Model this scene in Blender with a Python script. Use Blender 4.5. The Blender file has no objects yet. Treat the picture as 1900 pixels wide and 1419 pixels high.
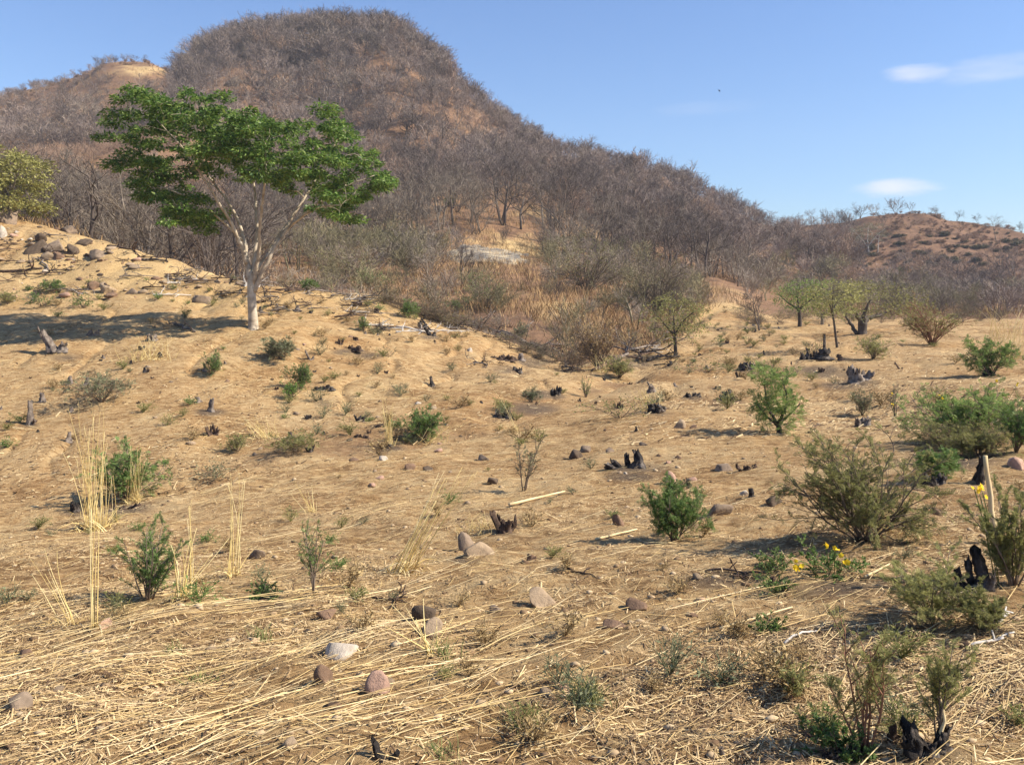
import bpy, math, random
import numpy as np
from math import radians, pi, sin, cos

# ------------------------------------------------------------------ camera, sky, sun, exposure
S = bpy.context.scene
COL = S.collection
PW, PH = 1900.0, 1419.0          # the photograph's own pixels, used to read positions
FL = 1645.0                      # focal length in those pixels
HZ = 545.0                       # eye level in the picture
EYE = 1.6
cd = bpy.data.cameras.new('camera'); cam = bpy.data.objects.new('camera', cd); COL.objects.link(cam)
cam.location = (0, 0, EYE); cam.rotation_euler = (pi/2, 0, 0)
cd.sensor_width = 36.0; cd.lens = 36.0*FL/PW
cd.shift_y = -((PH/2-HZ)/PW)
cd.clip_start = 0.05; cd.clip_end = 9000
S.camera = cam

SUND = np.array([-1.0, 0.12, -0.88])
elev = math.atan2(-SUND[2], math.hypot(SUND[0], SUND[1]))
azim = math.atan2(-SUND[0], -SUND[1])          # clockwise from +Y towards +X
wd = bpy.data.worlds.new('World'); S.world = wd; wd.use_nodes = True
nt = wd.node_tree
bg = nt.nodes['Background']
sky = nt.nodes.new('ShaderNodeTexSky'); sky.sky_type = 'NISHITA'; sky.sun_disc = False
sky.sun_elevation = elev; sky.sun_rotation = azim
sky.altitude = 300; sky.air_density = 1.25; sky.dust_density = 0.3; sky.ozone_density = 4.0
wb = nt.nodes.new('ShaderNodeMix'); wb.data_type = 'RGBA'; wb.blend_type = 'MULTIPLY'; wb.inputs[0].default_value = 1.0
wb.inputs[7].default_value = (.80, .90, 1.11, 1)      # the camera's white balance
nt.links.new(sky.outputs[0], wb.inputs[6]); skyc = wb.outputs[2]
# thin clouds low on the right of the sky: soft patches of the sky itself, by compass direction and height
def wmath(op, a, b=0.0):
    m = nt.nodes.new('ShaderNodeMath'); m.operation = op
    for s_, v_ in ((m.inputs[0], a), (m.inputs[1], b)):
        if isinstance(v_, (int, float)): s_.default_value = v_
        else: nt.links.new(v_, s_)
    return m.outputs[0]
wtc = nt.nodes.new('ShaderNodeTexCoord'); sx = nt.nodes.new('ShaderNodeSeparateXYZ'); nt.links.new(wtc.outputs['Generated'], sx.inputs[0])
az = wmath('ARCTAN2', sx.outputs[0], sx.outputs[1]); el = wmath('ARCSINE', sx.outputs[2])
cn = nt.nodes.new('ShaderNodeTexNoise'); cmp_ = nt.nodes.new('ShaderNodeCombineXYZ'); nt.links.new(wmath('MULTIPLY', az, 14.0), cmp_.inputs[0]); nt.links.new(wmath('MULTIPLY', el, 60.0), cmp_.inputs[1])
nt.links.new(cmp_.outputs[0], cn.inputs['Vector']); cn.inputs['Scale'].default_value = 1.0; cn.inputs['Detail'].default_value = 5; cn.inputs['Roughness'].default_value = .55
cov = 0.0
for a0, e0, ra, re, k in ((23.6, 6.25, 3.0, .62, .80), (24.6, 12.7, 2.3, .60, .62), (28.9, 12.6, 3.8, .85, .36), (12.5, 11.5, 4, .5, .10)):
    dx = wmath('DIVIDE', wmath('SUBTRACT', az, radians(a0)), radians(ra)); dy = wmath('DIVIDE', wmath('SUBTRACT', el, radians(e0)), radians(re))
    r2 = wmath('ADD', wmath('MULTIPLY', dx, dx), wmath('MULTIPLY', dy, dy))
    f = wmath('ADD', wmath('SUBTRACT', 1.0, r2), wmath('MULTIPLY', wmath('SUBTRACT', cn.outputs['Fac'], .5), 2.6))
    mr = nt.nodes.new('ShaderNodeMapRange'); mr.interpolation_type = 'SMOOTHSTEP'; nt.links.new(f, mr.inputs[0]); mr.inputs[1].default_value = -.05; mr.inputs[2].default_value = 1.5; mr.inputs[4].default_value = k
    cov = wmath('MAXIMUM', cov, mr.outputs[0])
cm = nt.nodes.new('ShaderNodeMix'); cm.data_type = 'RGBA'; nt.links.new(cov, cm.inputs[0]); nt.links.new(skyc, cm.inputs[6]); cm.inputs[7].default_value = (6.4, 6.5, 7.0, 1)
nt.links.new(cm.outputs[2], bg.inputs[0]); bg.inputs[1].default_value = 0.080
sd = bpy.data.lights.new('sun', 'SUN'); sun = bpy.data.objects.new('sun', sd); COL.objects.link(sun)
sd.energy = 4.9; sd.angle = radians(0.5); sd.color = (1.0, 0.91, 0.76)
from mathutils import Vector
sun.rotation_euler = Vector(SUND).to_track_quat('-Z', 'Y').to_euler()
S.view_settings.view_transform = 'Standard'; S.view_settings.look = 'None'
S.view_settings.gamma = 1.0; S.view_settings.exposure = 0.95; S.view_settings.use_curve_mapping = False
S.render.engine = 'CYCLES'

# ------------------------------------------------------------------ mesh helpers
def norm(v): return v/np.maximum(np.linalg.norm(v, axis=-1, keepdims=True), 1e-9)

class G:
    """collects triangles and quads of one mesh"""
    def __init__(s): s.v = []; s.f = {3: [], 4: []}; s.n = 0; s.t = []
    def add(s, v, f, tint=None):
        v = np.asarray(v, float).reshape(-1, 3); f = np.asarray(f, int)
        s.v.append(v); s.f[f.shape[1]].append(f+s.n); s.n += len(v)
        s.t.append(np.full(len(v), 0.5) if tint is None else np.broadcast_to(tint, (len(v),)))
        return s
    def mesh(s, name, mat, smooth=False, tint=False):
        v = np.concatenate(s.v) if s.v else np.zeros((0, 3))
        me = bpy.data.meshes.new(name); me.vertices.add(len(v)); me.vertices.foreach_set('co', v.astype(np.float32).ravel())
        fs = []; tot = []
        for k in (3, 4):
            if s.f[k]:
                a = np.concatenate(s.f[k]); fs.append(a.ravel()); tot.append(np.full(len(a), k))
        loops = np.concatenate(fs).astype(np.int32); tot = np.concatenate(tot).astype(np.int32)
        me.loops.add(len(loops)); me.loops.foreach_set('vertex_index', loops)
        me.polygons.add(len(tot)); st = np.concatenate([[0], np.cumsum(tot)[:-1]]).astype(np.int32)
        me.polygons.foreach_set('loop_start', st); me.polygons.foreach_set('loop_total', tot)
        if smooth: me.polygons.foreach_set('use_smooth', np.ones(len(tot), bool))
        if tint:
            at = me.attributes.new('tint', 'FLOAT', 'POINT'); at.data.foreach_set('value', np.concatenate(s.t).astype(np.float32))
        me.materials.append(mat); me.update(calc_edges=True)
        return me
    def obj(s, name, mat, parent=None, smooth=False, tint=False):
        return link(name, s.mesh(name, mat, smooth, tint), parent)

def link(name, me, parent=None):
    o = bpy.data.objects.new(name, me); COL.objects.link(o)
    if parent is not None: o.parent = parent
    return o

def tag(o, label=None, cat=None, group=None, kind=None):
    if label: o['label'] = label
    if cat: o['category'] = cat
    if group: o['group'] = group
    if kind: o['kind'] = kind
    return o

def thing(name, label, cat, loc, group=None, rz=0.0):
    o = bpy.data.objects.new(name, None); COL.objects.link(o); o.location = loc; o.rotation_euler = (0, 0, rz)
    o.empty_display_size = 0.2
    return tag(o, label, cat, group)

def dup(root, loc, rz=0.0, sc=(1, 1, 1), label=None, group=None, cat=None):
    r = root.copy(); COL.objects.link(r); r.location = loc; r.rotation_euler = (0, 0, rz); r.scale = sc
    tag(r, label, cat, group)
    for ch in list(root.children):
        c = ch.copy(); COL.objects.link(c); c.parent = r
        for g in ch.children:
            d = g.copy(); COL.objects.link(d); d.parent = c
    return r

def frames(d):
    ref = np.where(np.abs(d[..., 2:3]) < 0.9, np.array([0, 0, 1.0]), np.array([1.0, 0, 0]))
    a = norm(np.cross(d, ref)); b = np.cross(d, a)
    return a, b

def polytubes(g, P, R, n=4, tint=None):
    """P (N,K,3) centre lines, R (N,K) radii"""
    P = np.asarray(P, float); R = np.asarray(R, float)
    N, K, _ = P.shape
    d = np.empty_like(P); d[:, 1:-1] = P[:, 2:]-P[:, :-2]; d[:, 0] = P[:, 1]-P[:, 0]; d[:, -1] = P[:, -1]-P[:, -2]
    dm = norm(P[:, -1]-P[:, 0]); a, b = frames(dm)
    d = norm(d); a = norm(a[:, None]-d*np.sum(a[:, None]*d, -1, keepdims=True)); b = np.cross(d, a)
    an = np.arange(n)*2*pi/n
    V = P[:, :, None]+R[:, :, None, None]*(a[:, :, None]*np.cos(an)[None, None, :, None]+b[:, :, None]*np.sin(an)[None, None, :, None])
    idx = np.arange(N*K*n).reshape(N, K, n)
    j = (np.arange(n)+1) % n
    f = np.stack([idx[:, :-1, :], idx[:, :-1, j], idx[:, 1:, j], idx[:, 1:, :]], -1).reshape(-1, 4)
    off = g.n
    g.add(V, f, None if tint is None else np.repeat(tint, K*n))
    if n >= 5:   # close the ends
        for k, order in ((0, -1), (K-1, 1)):
            c = P[:, k]; base = g.n; g.v.append(c); g.t.append(np.full(N, 0.5)); g.n += N
            ring = idx[:, k, :]+off
            cc = np.repeat((base+np.arange(N))[:, None], n, 1)
            g.f[3].append(np.stack([cc, ring, ring[:, j]], -1).reshape(-1, 3)[:, ::order])
    return g

def blades(g, P, W, tint=None, rng=None):
    """flat tapered ribbons along centre lines: P (N,K,3), W (N,) half widths at the base"""
    N, K, _ = P.shape
    d = norm(P[:, -1]-P[:, 0]); r = rng.normal(size=(N, 3)); s = norm(np.cross(d, r))
    t = np.linspace(1, 0.12, K)[None, :, None]
    L = P-s[:, None]*W[:, None, None]*t; Rr = P+s[:, None]*W[:, None, None]*t
    V = np.stack([L, Rr], 2); idx = np.arange(N*K*2).reshape(N, K, 2)
    f = np.stack([idx[:, :-1, 0], idx[:, :-1, 1], idx[:, 1:, 1], idx[:, 1:, 0]], -1).reshape(-1, 4)
    g.add(V, f, None if tint is None else np.repeat(tint, K*2))

def grow(rng, p, d, L, r, levels):
    """branching skeleton, level by level. Returns [(P,R,D)] per level"""
    out = []
    p = np.asarray(p, float).reshape(-1, 3); d = norm(np.asarray(d, float).reshape(-1, 3))
    L = np.broadcast_to(L, (len(p),)).astype(float); r = np.broadcast_to(r, (len(p),)).astype(float)
    for lv in levels:
        N = len(p); K = lv.get('K', 5); P = np.empty((N, K+1, 3)); D = np.empty((N, K+1, 3)); P[:, 0] = p; D[:, 0] = d
        for k in range(K):
            d = norm(d+rng.normal(size=(N, 3))*lv.get('w', .15)+np.array([0, 0, lv.get('up', .05)]))
            P[:, k+1] = P[:, k]+d*(L/K)[:, None]; D[:, k+1] = d
        t = np.linspace(0, 1, K+1)
        R = r[:, None]*(1-t*(1-lv.get('tip', .45)))[None]
        out.append((P, R, D))
        m = lv.get('m', 0)
        if not m: break
        a = lv.get('start', .3)
        tt = a+(1-a)*(np.arange(m)[None]+rng.random((N, m)))/m
        ki = tt*K; k0 = np.minimum(ki.astype(int), K-1); fr = (ki-k0)[..., None]
        ii = np.arange(N)[:, None]
        q = P[ii, k0]*(1-fr)+P[ii, k0+1]*fr
        dd = D[ii, k0+1]
        rr = R[ii, k0]*lv.get('rr', .55)*(0.8+.4*rng.random((N, m)))
        s = rng.normal(size=(N, m, 3)); s = norm(s-dd*np.sum(s*dd, -1, keepdims=True))
        sp = lv.get('sp', .8)*(0.7+.6*rng.random((N, m, 1)))
        d = norm(dd*np.cos(sp)+s*np.sin(sp)).reshape(-1, 3)
        L = (L[:, None]*lv.get('lr', .55)*(1.15-.6*(tt-a)/(1-a))*(0.75+.5*rng.random((N, m)))).ravel()
        p = q.reshape(-1, 3); r = rr.ravel()
    return out

def fit(levels, w, h):
    """scale a skeleton to width w and height h; radii stay"""
    A = np.concatenate([P.reshape(-1, 3) for P, R, D in levels])
    hw = np.percentile(np.abs(A[:, :2]), 98.5)
    k = np.array([w/2/max(hw, 1e-6)]*2+[h/max(np.percentile(A[:, 2], 99.5), 1e-6)])
    return [(P*k, R, norm(D*k)) for P, R, D in levels]

def sample_nodes(rng, P, D, n, lo=0.2):
    N, K, _ = P.shape
    i = rng.integers(0, N, n); t = (lo+(1-lo)*rng.random(n))*(K-1); k = np.minimum(t.astype(int), K-2); f = (t-k)[:, None]
    return P[i, k]*(1-f)+P[i, k+1]*f, D[i, k+1]

def leaves(g, rng, c, ln, wd_, up=.6, d=None, droop=0.0):
    """rhombic leaf faces"""
    N = len(c)
    dr = rng.normal(size=(N, 3)) if d is None else d+rng.normal(size=(N, 3))*.7
    dr[:, 2] = dr[:, 2]*.6-droop; dr = norm(dr)
    nn = rng.normal(size=(N, 3)); nn[:, 2] += up*2
    s = norm(np.cross(dr, nn)); l = (ln*(.6+.8*rng.random(N)))[:, None]; w = (wd_*(.6+.8*rng.random(N)))[:, None]
    nrm = np.cross(s, dr)
    a = c; b = c+dr*l*.45+s*w*.5+nrm*l*.04; e = c+dr*l-nrm*l*.08; f = c+dr*l*.45-s*w*.5+nrm*l*.04
    V = np.stack([a, b, e, f], 1); i = np.arange(N)*4
    g.add(V, np.stack([i, i+1, i+2, i+3], 1))

def fronds(g, rng, c, d, ln, m, lw, up=.5, spread=.8, droop=.15):
    """pinnate leaves: m pairs of narrow leaflets along a rachis"""
    N = len(c)
    dr = norm(d*.7+rng.normal(size=(N, 3))*spread*.6+np.array([0, 0, .15]))
    nn = rng.normal(size=(N, 3))*.5; nn[:, 2] += up*2
    s = norm(np.cross(dr, nn)); nr = np.cross(s, dr)
    l = ln*(.6+.7*rng.random(N))
    t = (np.arange(m)+.8)/m
    base = c[:, None]+dr[:, None]*(l[:, None]*t)[..., None]; base[..., 2] -= droop*(l[:, None]*t**2)
    w = l[:, None]*.34*np.sin(pi*(.15+.8*t))[None]
    for sg in (-1, 1):
        tip = base+(s[:, None]*sg*.95+dr[:, None]*.45-nr[:, None]*.12)*w[..., None]
        hw = dr[:, None]*(lw*.5)
        V = np.stack([base-hw*.4, (base+tip)/2-hw, tip, (base+tip)/2+hw], 2).reshape(-1, 3)
        i = np.arange(N*m)*4
        g.add(V, np.stack([i, i+1, i+2, i+3], 1))

# ------------------------------------------------------------------ noise
_tab = np.random.default_rng(5).random((257, 257)); _tab[256] = _tab[0]; _tab[:, 256] = _tab[:, 0]
def vnoise(x, y):
    x = np.asarray(x, float) % 256; y = np.asarray(y, float) % 256
    i = np.minimum(x.astype(int), 255); j = np.minimum(y.astype(int), 255); fx = x-i; fy = y-j
    fx = fx*fx*fx*(fx*(fx*6-15)+10); fy = fy*fy*fy*(fy*(fy*6-15)+10)
    return ((_tab[i, j]*(1-fx)+_tab[i+1, j]*fx)*(1-fy)+(_tab[i, j+1]*(1-fx)+_tab[i+1, j+1]*fx)*fy)*2-1
def fbm(x, y, o=3):
    r = 0; a = 1; 
    for k in range(o): r = r+a*vnoise(x*2**k+17.3*k, y*2**k+9.1*k); a *= .5
    return r
def sstep(a, b, x):
    t = np.clip((x-a)/(b-a), 0, 1); return t*t*(3-2*t)

# ------------------------------------------------------------------ terrain: cross lines of the land, near to far: (column, row or z, distance)
def zr(py, Y): return EYE+(HZ-py)*Y/FL
FEAT = [
 [(-2000, 3170, 1.0), (4000, 3170, 1.0)],
 [(-2000, 1440, 3.0), (0, 1428, 3.0), (950, 1419, 3.0), (1900, 1395, 3.0), (4000, 1350, 3.0)],
 [(-2000, 1230, 5), (0, 1165, 5), (950, 1120, 5), (1900, 1060, 5), (4000, 980, 5)],
 [(-2000, 1060, 9), (0, 1000, 9), (950, 950, 9), (1900, 885, 9), (4000, 800, 9)],
 [(-2000, 1045, 9.7), (0, 992, 9.8), (540, 905, 11.5), (950, 848, 14), (1250, 785, 17), (1440, 765, 18.5), (1900, 725, 19), (4000, 680, 19)],
 [(-2000, 1040, 10.2), (0, 985, 10.5), (200, 945, 11.5), (400, 905, 12.5), (540, 872, 13.5), (750, 835, 15.5), (900, 805, 18), (1050, 760, 22), (1150, 722, 27), (1250, 680, 34), (1350, 650, 40), (1500, 640, 42), (1900, 625, 44), (4000, 610, 44)],
 [(-2000, 'z', -2.7, 14), (0, 'z', -2.6, 14), (200, 'z', -2.45, 14.8), (540, 'z', -2.1, 16.5), (750, 'z', -1.95, 18.3), (900, 'z', -1.8, 20.3), (1050, 'z', -1.72, 24.5), (1150, 'z', -1.65, 30), (1250, 'z', -1.4, 37), (1350, 635, 46), (1500, 628, 48), (1900, 616, 49), (4000, 603, 49)],
 [(-2000, 970, 16), (0, 955, 16), (200, 925, 16.8), (540, 850, 19), (750, 815, 20.5), (900, 785, 22.5), (1050, 745, 27), (1150, 708, 33), (1250, 668, 40), (1350, 625, 51), (1500, 615, 54), (1900, 608, 55), (4000, 600, 55)],
 [(-2000, 800, 22), (0, 790, 22), (300, 780, 22), (540, 760, 24), (750, 740, 26), (900, 720, 28), (1050, 707, 31), (1150, 688, 36), (1250, 652, 44), (1350, 605, 58), (1500, 602, 61), (1900, 600, 64), (4000, 596, 64)],
 [(-2000, 560, 33), (0, 618, 33), (470, 612, 33), (750, 640, 35), (900, 662, 36), (1050, 692, 36), (1150, 672, 40), (1250, 640, 48), (1350, 578, 68), (1500, 596, 71), (1900, 595, 72), (4000, 594, 72)],
 [(-2000, 545, 38), (0, 576, 38.5), (470, 581, 37.5), (560, 590, 37.5), (750, 612, 38), (900, 642, 38.5), (1050, 686, 38), (1150, 668, 42), (1250, 637, 50), (1350, 575, 74), (1500, 594, 74), (1900, 594, 75), (4000, 593, 75)],
 [(-2000, 330, 54), (-300, 340, 54), (0, 395, 53), (100, 425, 51), (200, 447, 49), (300, 480, 47), (400, 510, 45), (470, 525, 43), (560, 537, 43), (700, 549, 44), (800, 588, 44), (900, 618, 43.5), (1000, 655, 42), (1070, 680, 41), (1150, 662, 45), (1250, 632, 53), (1340, 564, 80), (1420, 586, 77), (1900, 592, 80), (4000, 592, 80)],
 [(-2000, 400, 62), (0, 470, 62), (470, 612, 53), (700, 625, 54), (900, 659, 52), (1070, 684, 48), (1150, 672, 50), (1250, 625, 60), (1340, 542, 95), (1420, 575, 90), (1900, 590, 92), (4000, 590, 92)],
 [(-2000, 400, 75), (0, 440, 75), (200, 480, 75), (470, 540, 72), (700, 560, 70), (850, 590, 66), (950, 590, 64), (1040, 562, 72), (1150, 605, 66), (1250, 585, 78), (1340, 524, 112), (1420, 528, 122), (1500, 558, 125), (1900, 575, 130), (4000, 575, 130)],
 [(-2000, 330, 130), (0, 335, 130), (200, 362, 125), (470, 425, 120), (700, 445, 115), (850, 452, 110), (900, 457, 110), (1040, 465, 115), (1200, 485, 122), (1340, 485, 150), (1500, 505, 180), (1900, 525, 180), (4000, 525, 180)],
 [(-2000, 290, 175), (0, 298, 175), (200, 282, 175), (320, 258, 175), (470, 285, 185), (700, 275, 190), (900, 305, 190), (1040, 355, 180), (1200, 405, 180), (1340, 435, 200), (1500, 455, 212), (1700, 472, 205), (1900, 488, 200), (4000, 488, 200)],
 [(-2000, 300, 320), (-400, 260, 320), (0, 198, 320), (60, 184, 320), (150, 160, 315), (200, 138, 310), (270, 140, 305), (335, 163, 300), (375, 134, 295), (430, 98, 290), (520, 76, 285), (600, 67, 280), (700, 70, 278), (760, 100, 275), (810, 138, 270), (850, 174, 265), (900, 214, 260), (950, 252, 258), (1000, 288, 255), (1060, 306, 255), (1130, 317, 255), (1200, 331, 255), (1290, 368, 255), (1350, 396, 255), (1400, 414, 258), (1450, 424, 265), (1500, 417, 265), (1560, 415, 262), (1640, 406, 255), (1720, 406, 250), (1800, 416, 250), (1900, 434, 250), (2300, 470, 250), (4000, 470, 250)],
 [(-2000, 'z', 20, 420), (0, 'z', 40, 420), (600, 'z', 45, 380), (1000, 'z', 22, 340), (1500, 'z', 5, 340), (4000, 'z', 4, 340)],
 [(-2000, 'z', -6, 700), (4000, 'z', -6, 700)],
 [(-2000, 'z', -10, 3500), (4000, 'z', -10, 3500)],
]
NF = len(FEAT)
def pslopes(x, y):
    h = np.diff(x, axis=-1); dl = np.diff(y, axis=-1)/h
    m = np.zeros_like(y)
    w1 = 2*h[..., 1:]+h[..., :-1]; w2 = h[..., 1:]+2*h[..., :-1]
    ok = dl[..., 1:]*dl[..., :-1] > 0
    with np.errstate(all='ignore'):
        mm = (w1+w2)/(w1/dl[..., :-1]+w2/dl[..., 1:])
    m[..., 1:-1] = np.where(ok, mm, 0); m[..., 0] = dl[..., 0]; m[..., -1] = dl[..., -1]
    return m
def herm(x0, x1, y0, y1, m0, m1, x):
    h = x1-x0; t = np.clip((x-x0)/h, 0, 1); t2 = t*t; t3 = t2*t
    return (2*t3-3*t2+1)*y0+(t3-2*t2+t)*h*m0+(-2*t3+3*t2)*y1+(t3-t2)*h*m1
def interp1(xk, yk, x):
    m = pslopes(xk, yk); x = np.clip(x, xk[0], xk[-1])
    i = np.clip(np.searchsorted(xk, x)-1, 0, len(xk)-2)
    return herm(xk[i], xk[i+1], yk[i], yk[i+1], m[i], m[i+1], x)
_F = []
for ft in FEAT:
    a = [(q[0], q[2], q[3]) if q[1] == 'z' else (q[0], zr(q[1], q[2]), q[2]) for q in ft]
    a = np.array(a, float); _F.append((a[:, 0], a[:, 1], np.log(a[:, 2])))
def feats(px):
    px = np.asarray(px, float).ravel()
    Yk = np.stack([np.exp(interp1(x, ly, px)) for x, z, ly in _F], 1); Zk = np.stack([interp1(x, z, px) for x, z, ly in _F], 1)
    for k in range(1, NF): Yk[:, k] = np.maximum(Yk[:, k], Yk[:, k-1]*1.02)
    return Yk, Zk
def rough(x, y):
    Y = np.maximum(y, 1)
    f = 1-sstep(50, 90, Y)
    rill = 1-np.abs(vnoise(x*.55+.5*vnoise(x*.4, y*.4), y*.20+7))
    z = f*(.036*fbm(x*1.6, y*1.6, 2)-.13*sstep(15, 24, Y)*(rill**6)+.016*fbm(x*6.1+3, y*6.1, 2)*(1-sstep(12, 30, Y)))
    z += f*.10*sstep(6, 20, Y)*vnoise(x*.28+4, y*.28)
    z += .12*fbm(x*.5, y*.5, 2)*sstep(18, 40, Y)*f
    hl = sstep(80, 160, Y)*(1-.75*sstep(240, 290, Y))
    z += hl*(1.7*fbm(x*.045+2.2, y*.03, 3)+.5*vnoise(x*.16, y*.16))
    return z
def H(x, y):
    x = np.asarray(x, float); sh = np.broadcast(x, y).shape
    x = np.broadcast_to(x, sh).ravel(); y = np.broadcast_to(np.asarray(y, float), sh).ravel(); yy = np.maximum(y, .6)
    Yk, Zk = feats(950+FL*x/yy); m = pslopes(Yk, Zk)
    i = np.clip(np.sum(Yk < yy[:, None], 1)-1, 0, NF-2); r = np.arange(len(x))
    z = herm(Yk[r, i], Yk[r, i+1], Zk[r, i], Zk[r, i+1], m[r, i], m[r, i+1], yy)+rough(x, yy)
    return z.reshape(sh)
_YS = np.geomspace(1.2, 340, 5000)
def hit(px, py):
    """where the ground shows at a pixel"""
    x = (px-950)/FL*_YS; z = H(x, _YS); r = HZ-FL*(z-EYE)/_YS
    rm = np.minimum.accumulate(r)
    k = int(np.argmax(rm <= py)) if (rm <= py).any() else int(np.argmin(rm))
    return np.array([x[k], _YS[k], z[k]])
def px_of(p):
    p = np.asarray(p); return 950+FL*p[..., 0]/p[..., 1], HZ-FL*(p[..., 2]-EYE)/p[..., 1]

# ------------------------------------------------------------------ materials
def ramp(nt, fac, cols):
    r = nt.nodes.new('ShaderNodeValToRGB'); e = r.color_ramp.elements
    while len(e) < len(cols): e.new(.5)
    for k, (p, c) in enumerate(cols): e[k].position = p; e[k].color = (*c, 1)
    nt.links.new(fac, r.inputs[0]); return r.outputs[0]
def noise(nt, vec, scale, det=4, rough_=.6):
    n = nt.nodes.new('ShaderNodeTexNoise'); n.inputs['Scale'].default_value = scale; n.inputs['Detail'].default_value = det
    n.inputs['Roughness'].default_value = rough_
    if vec is not None: nt.links.new(vec, n.inputs['Vector'])
    return n.outputs['Fac']
def mixc(nt, fac, a, b, mode='MIX'):
    m = nt.nodes.new('ShaderNodeMix'); m.data_type = 'RGBA'; m.blend_type = mode
    for s, v in ((m.inputs[0], fac), (m.inputs[6], a), (m.inputs[7], b)):
        if isinstance(v, (int, float)): s.default_value = v
        elif isinstance(v, tuple): s.default_value = (*v, 1)
        else: nt.links.new(v, s)
    return m.outputs[2]
def mth(nt, op, a, b=0.0):
    m = nt.nodes.new('ShaderNodeMath'); m.operation = op
    for s, v in ((m.inputs[0], a), (m.inputs[1], b)):
        if isinstance(v, (int, float)): s.default_value = v
        else: nt.links.new(v, s)
    return m.outputs[0]
def newmat(name, rough_=.9, spec=.25):
    m = bpy.data.materials.new(name); m.use_nodes = True; b = m.node_tree.nodes['Principled BSDF']
    b.inputs['Roughness'].default_value = rough_; b.inputs['Specular IOR Level'].default_value = spec
    return m, m.node_tree, b
def hsv(nt, col, val=None, hue=None, sat=None):
    h = nt.nodes.new('ShaderNodeHueSaturation'); nt.links.new(col, h.inputs['Color'])
    for k, v in (('Value', val), ('Hue', hue), ('Saturation', sat)):
        if v is None: continue
        if isinstance(v, (int, float)): h.inputs[k].default_value = v
        else: nt.links.new(v, h.inputs[k])
    return h.outputs[0]
def mat(name, cols, scale=6, island=0.0, objr=0.0, tint=0.0, bump=0.0, transl=0.0, rough_=.9, spec=.2, bscale=None):
    """noise-mixed colours with variation from piece to piece"""
    m, nt, b = newmat(name, rough_, spec)
    tc = nt.nodes.new('ShaderNodeTexCoord'); ge = nt.nodes.new('ShaderNodeNewGeometry'); oi = nt.nodes.new('ShaderNodeObjectInfo')
    f = noise(nt, tc.outputs['Object'], scale)
    if island:
        f = mth(nt, 'ADD', f, mth(nt, 'MULTIPLY', mth(nt, 'SUBTRACT', ge.outputs['Random Per Island'], .5), island))
    c = ramp(nt, f, cols)
    v = 1.0
    if objr: v = mth(nt, 'ADD', mth(nt, 'MULTIPLY', oi.outputs['Random'], objr), 1-objr/2)
    if tint:
        at = nt.nodes.new('ShaderNodeAttribute'); at.attribute_name = 'tint'
        v = mth(nt, 'ADD', mth(nt, 'MULTIPLY', at.outputs['Fac'], tint), 1-tint/2)
    if not isinstance(v, float): c = hsv(nt, c, val=v)
    nt.links.new(c, b.inputs['Base Color'])
    if bump:
        bp = nt.nodes.new('ShaderNodeBump'); bp.inputs['Strength'].default_value = bump; bp.inputs['Distance'].default_value = .02
        nt.links.new(noise(nt, tc.outputs['Object'], bscale or scale*4, 6, .7), bp.inputs['Height']); nt.links.new(bp.outputs[0], b.inputs['Normal'])
    if transl:
        t = nt.nodes.new('ShaderNodeBsdfTranslucent'); nt.links.new(hsv(nt, c, val=1.3), t.inputs[0])
        mx = nt.nodes.new('ShaderNodeMixShader'); mx.inputs[0].default_value = transl
        nt.links.new(b.outputs[0], mx.inputs[1]); nt.links.new(t.outputs[0], mx.inputs[2])
        nt.links.new(mx.outputs[0], nt.nodes['Material Output'].inputs[0])
    return m

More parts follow.
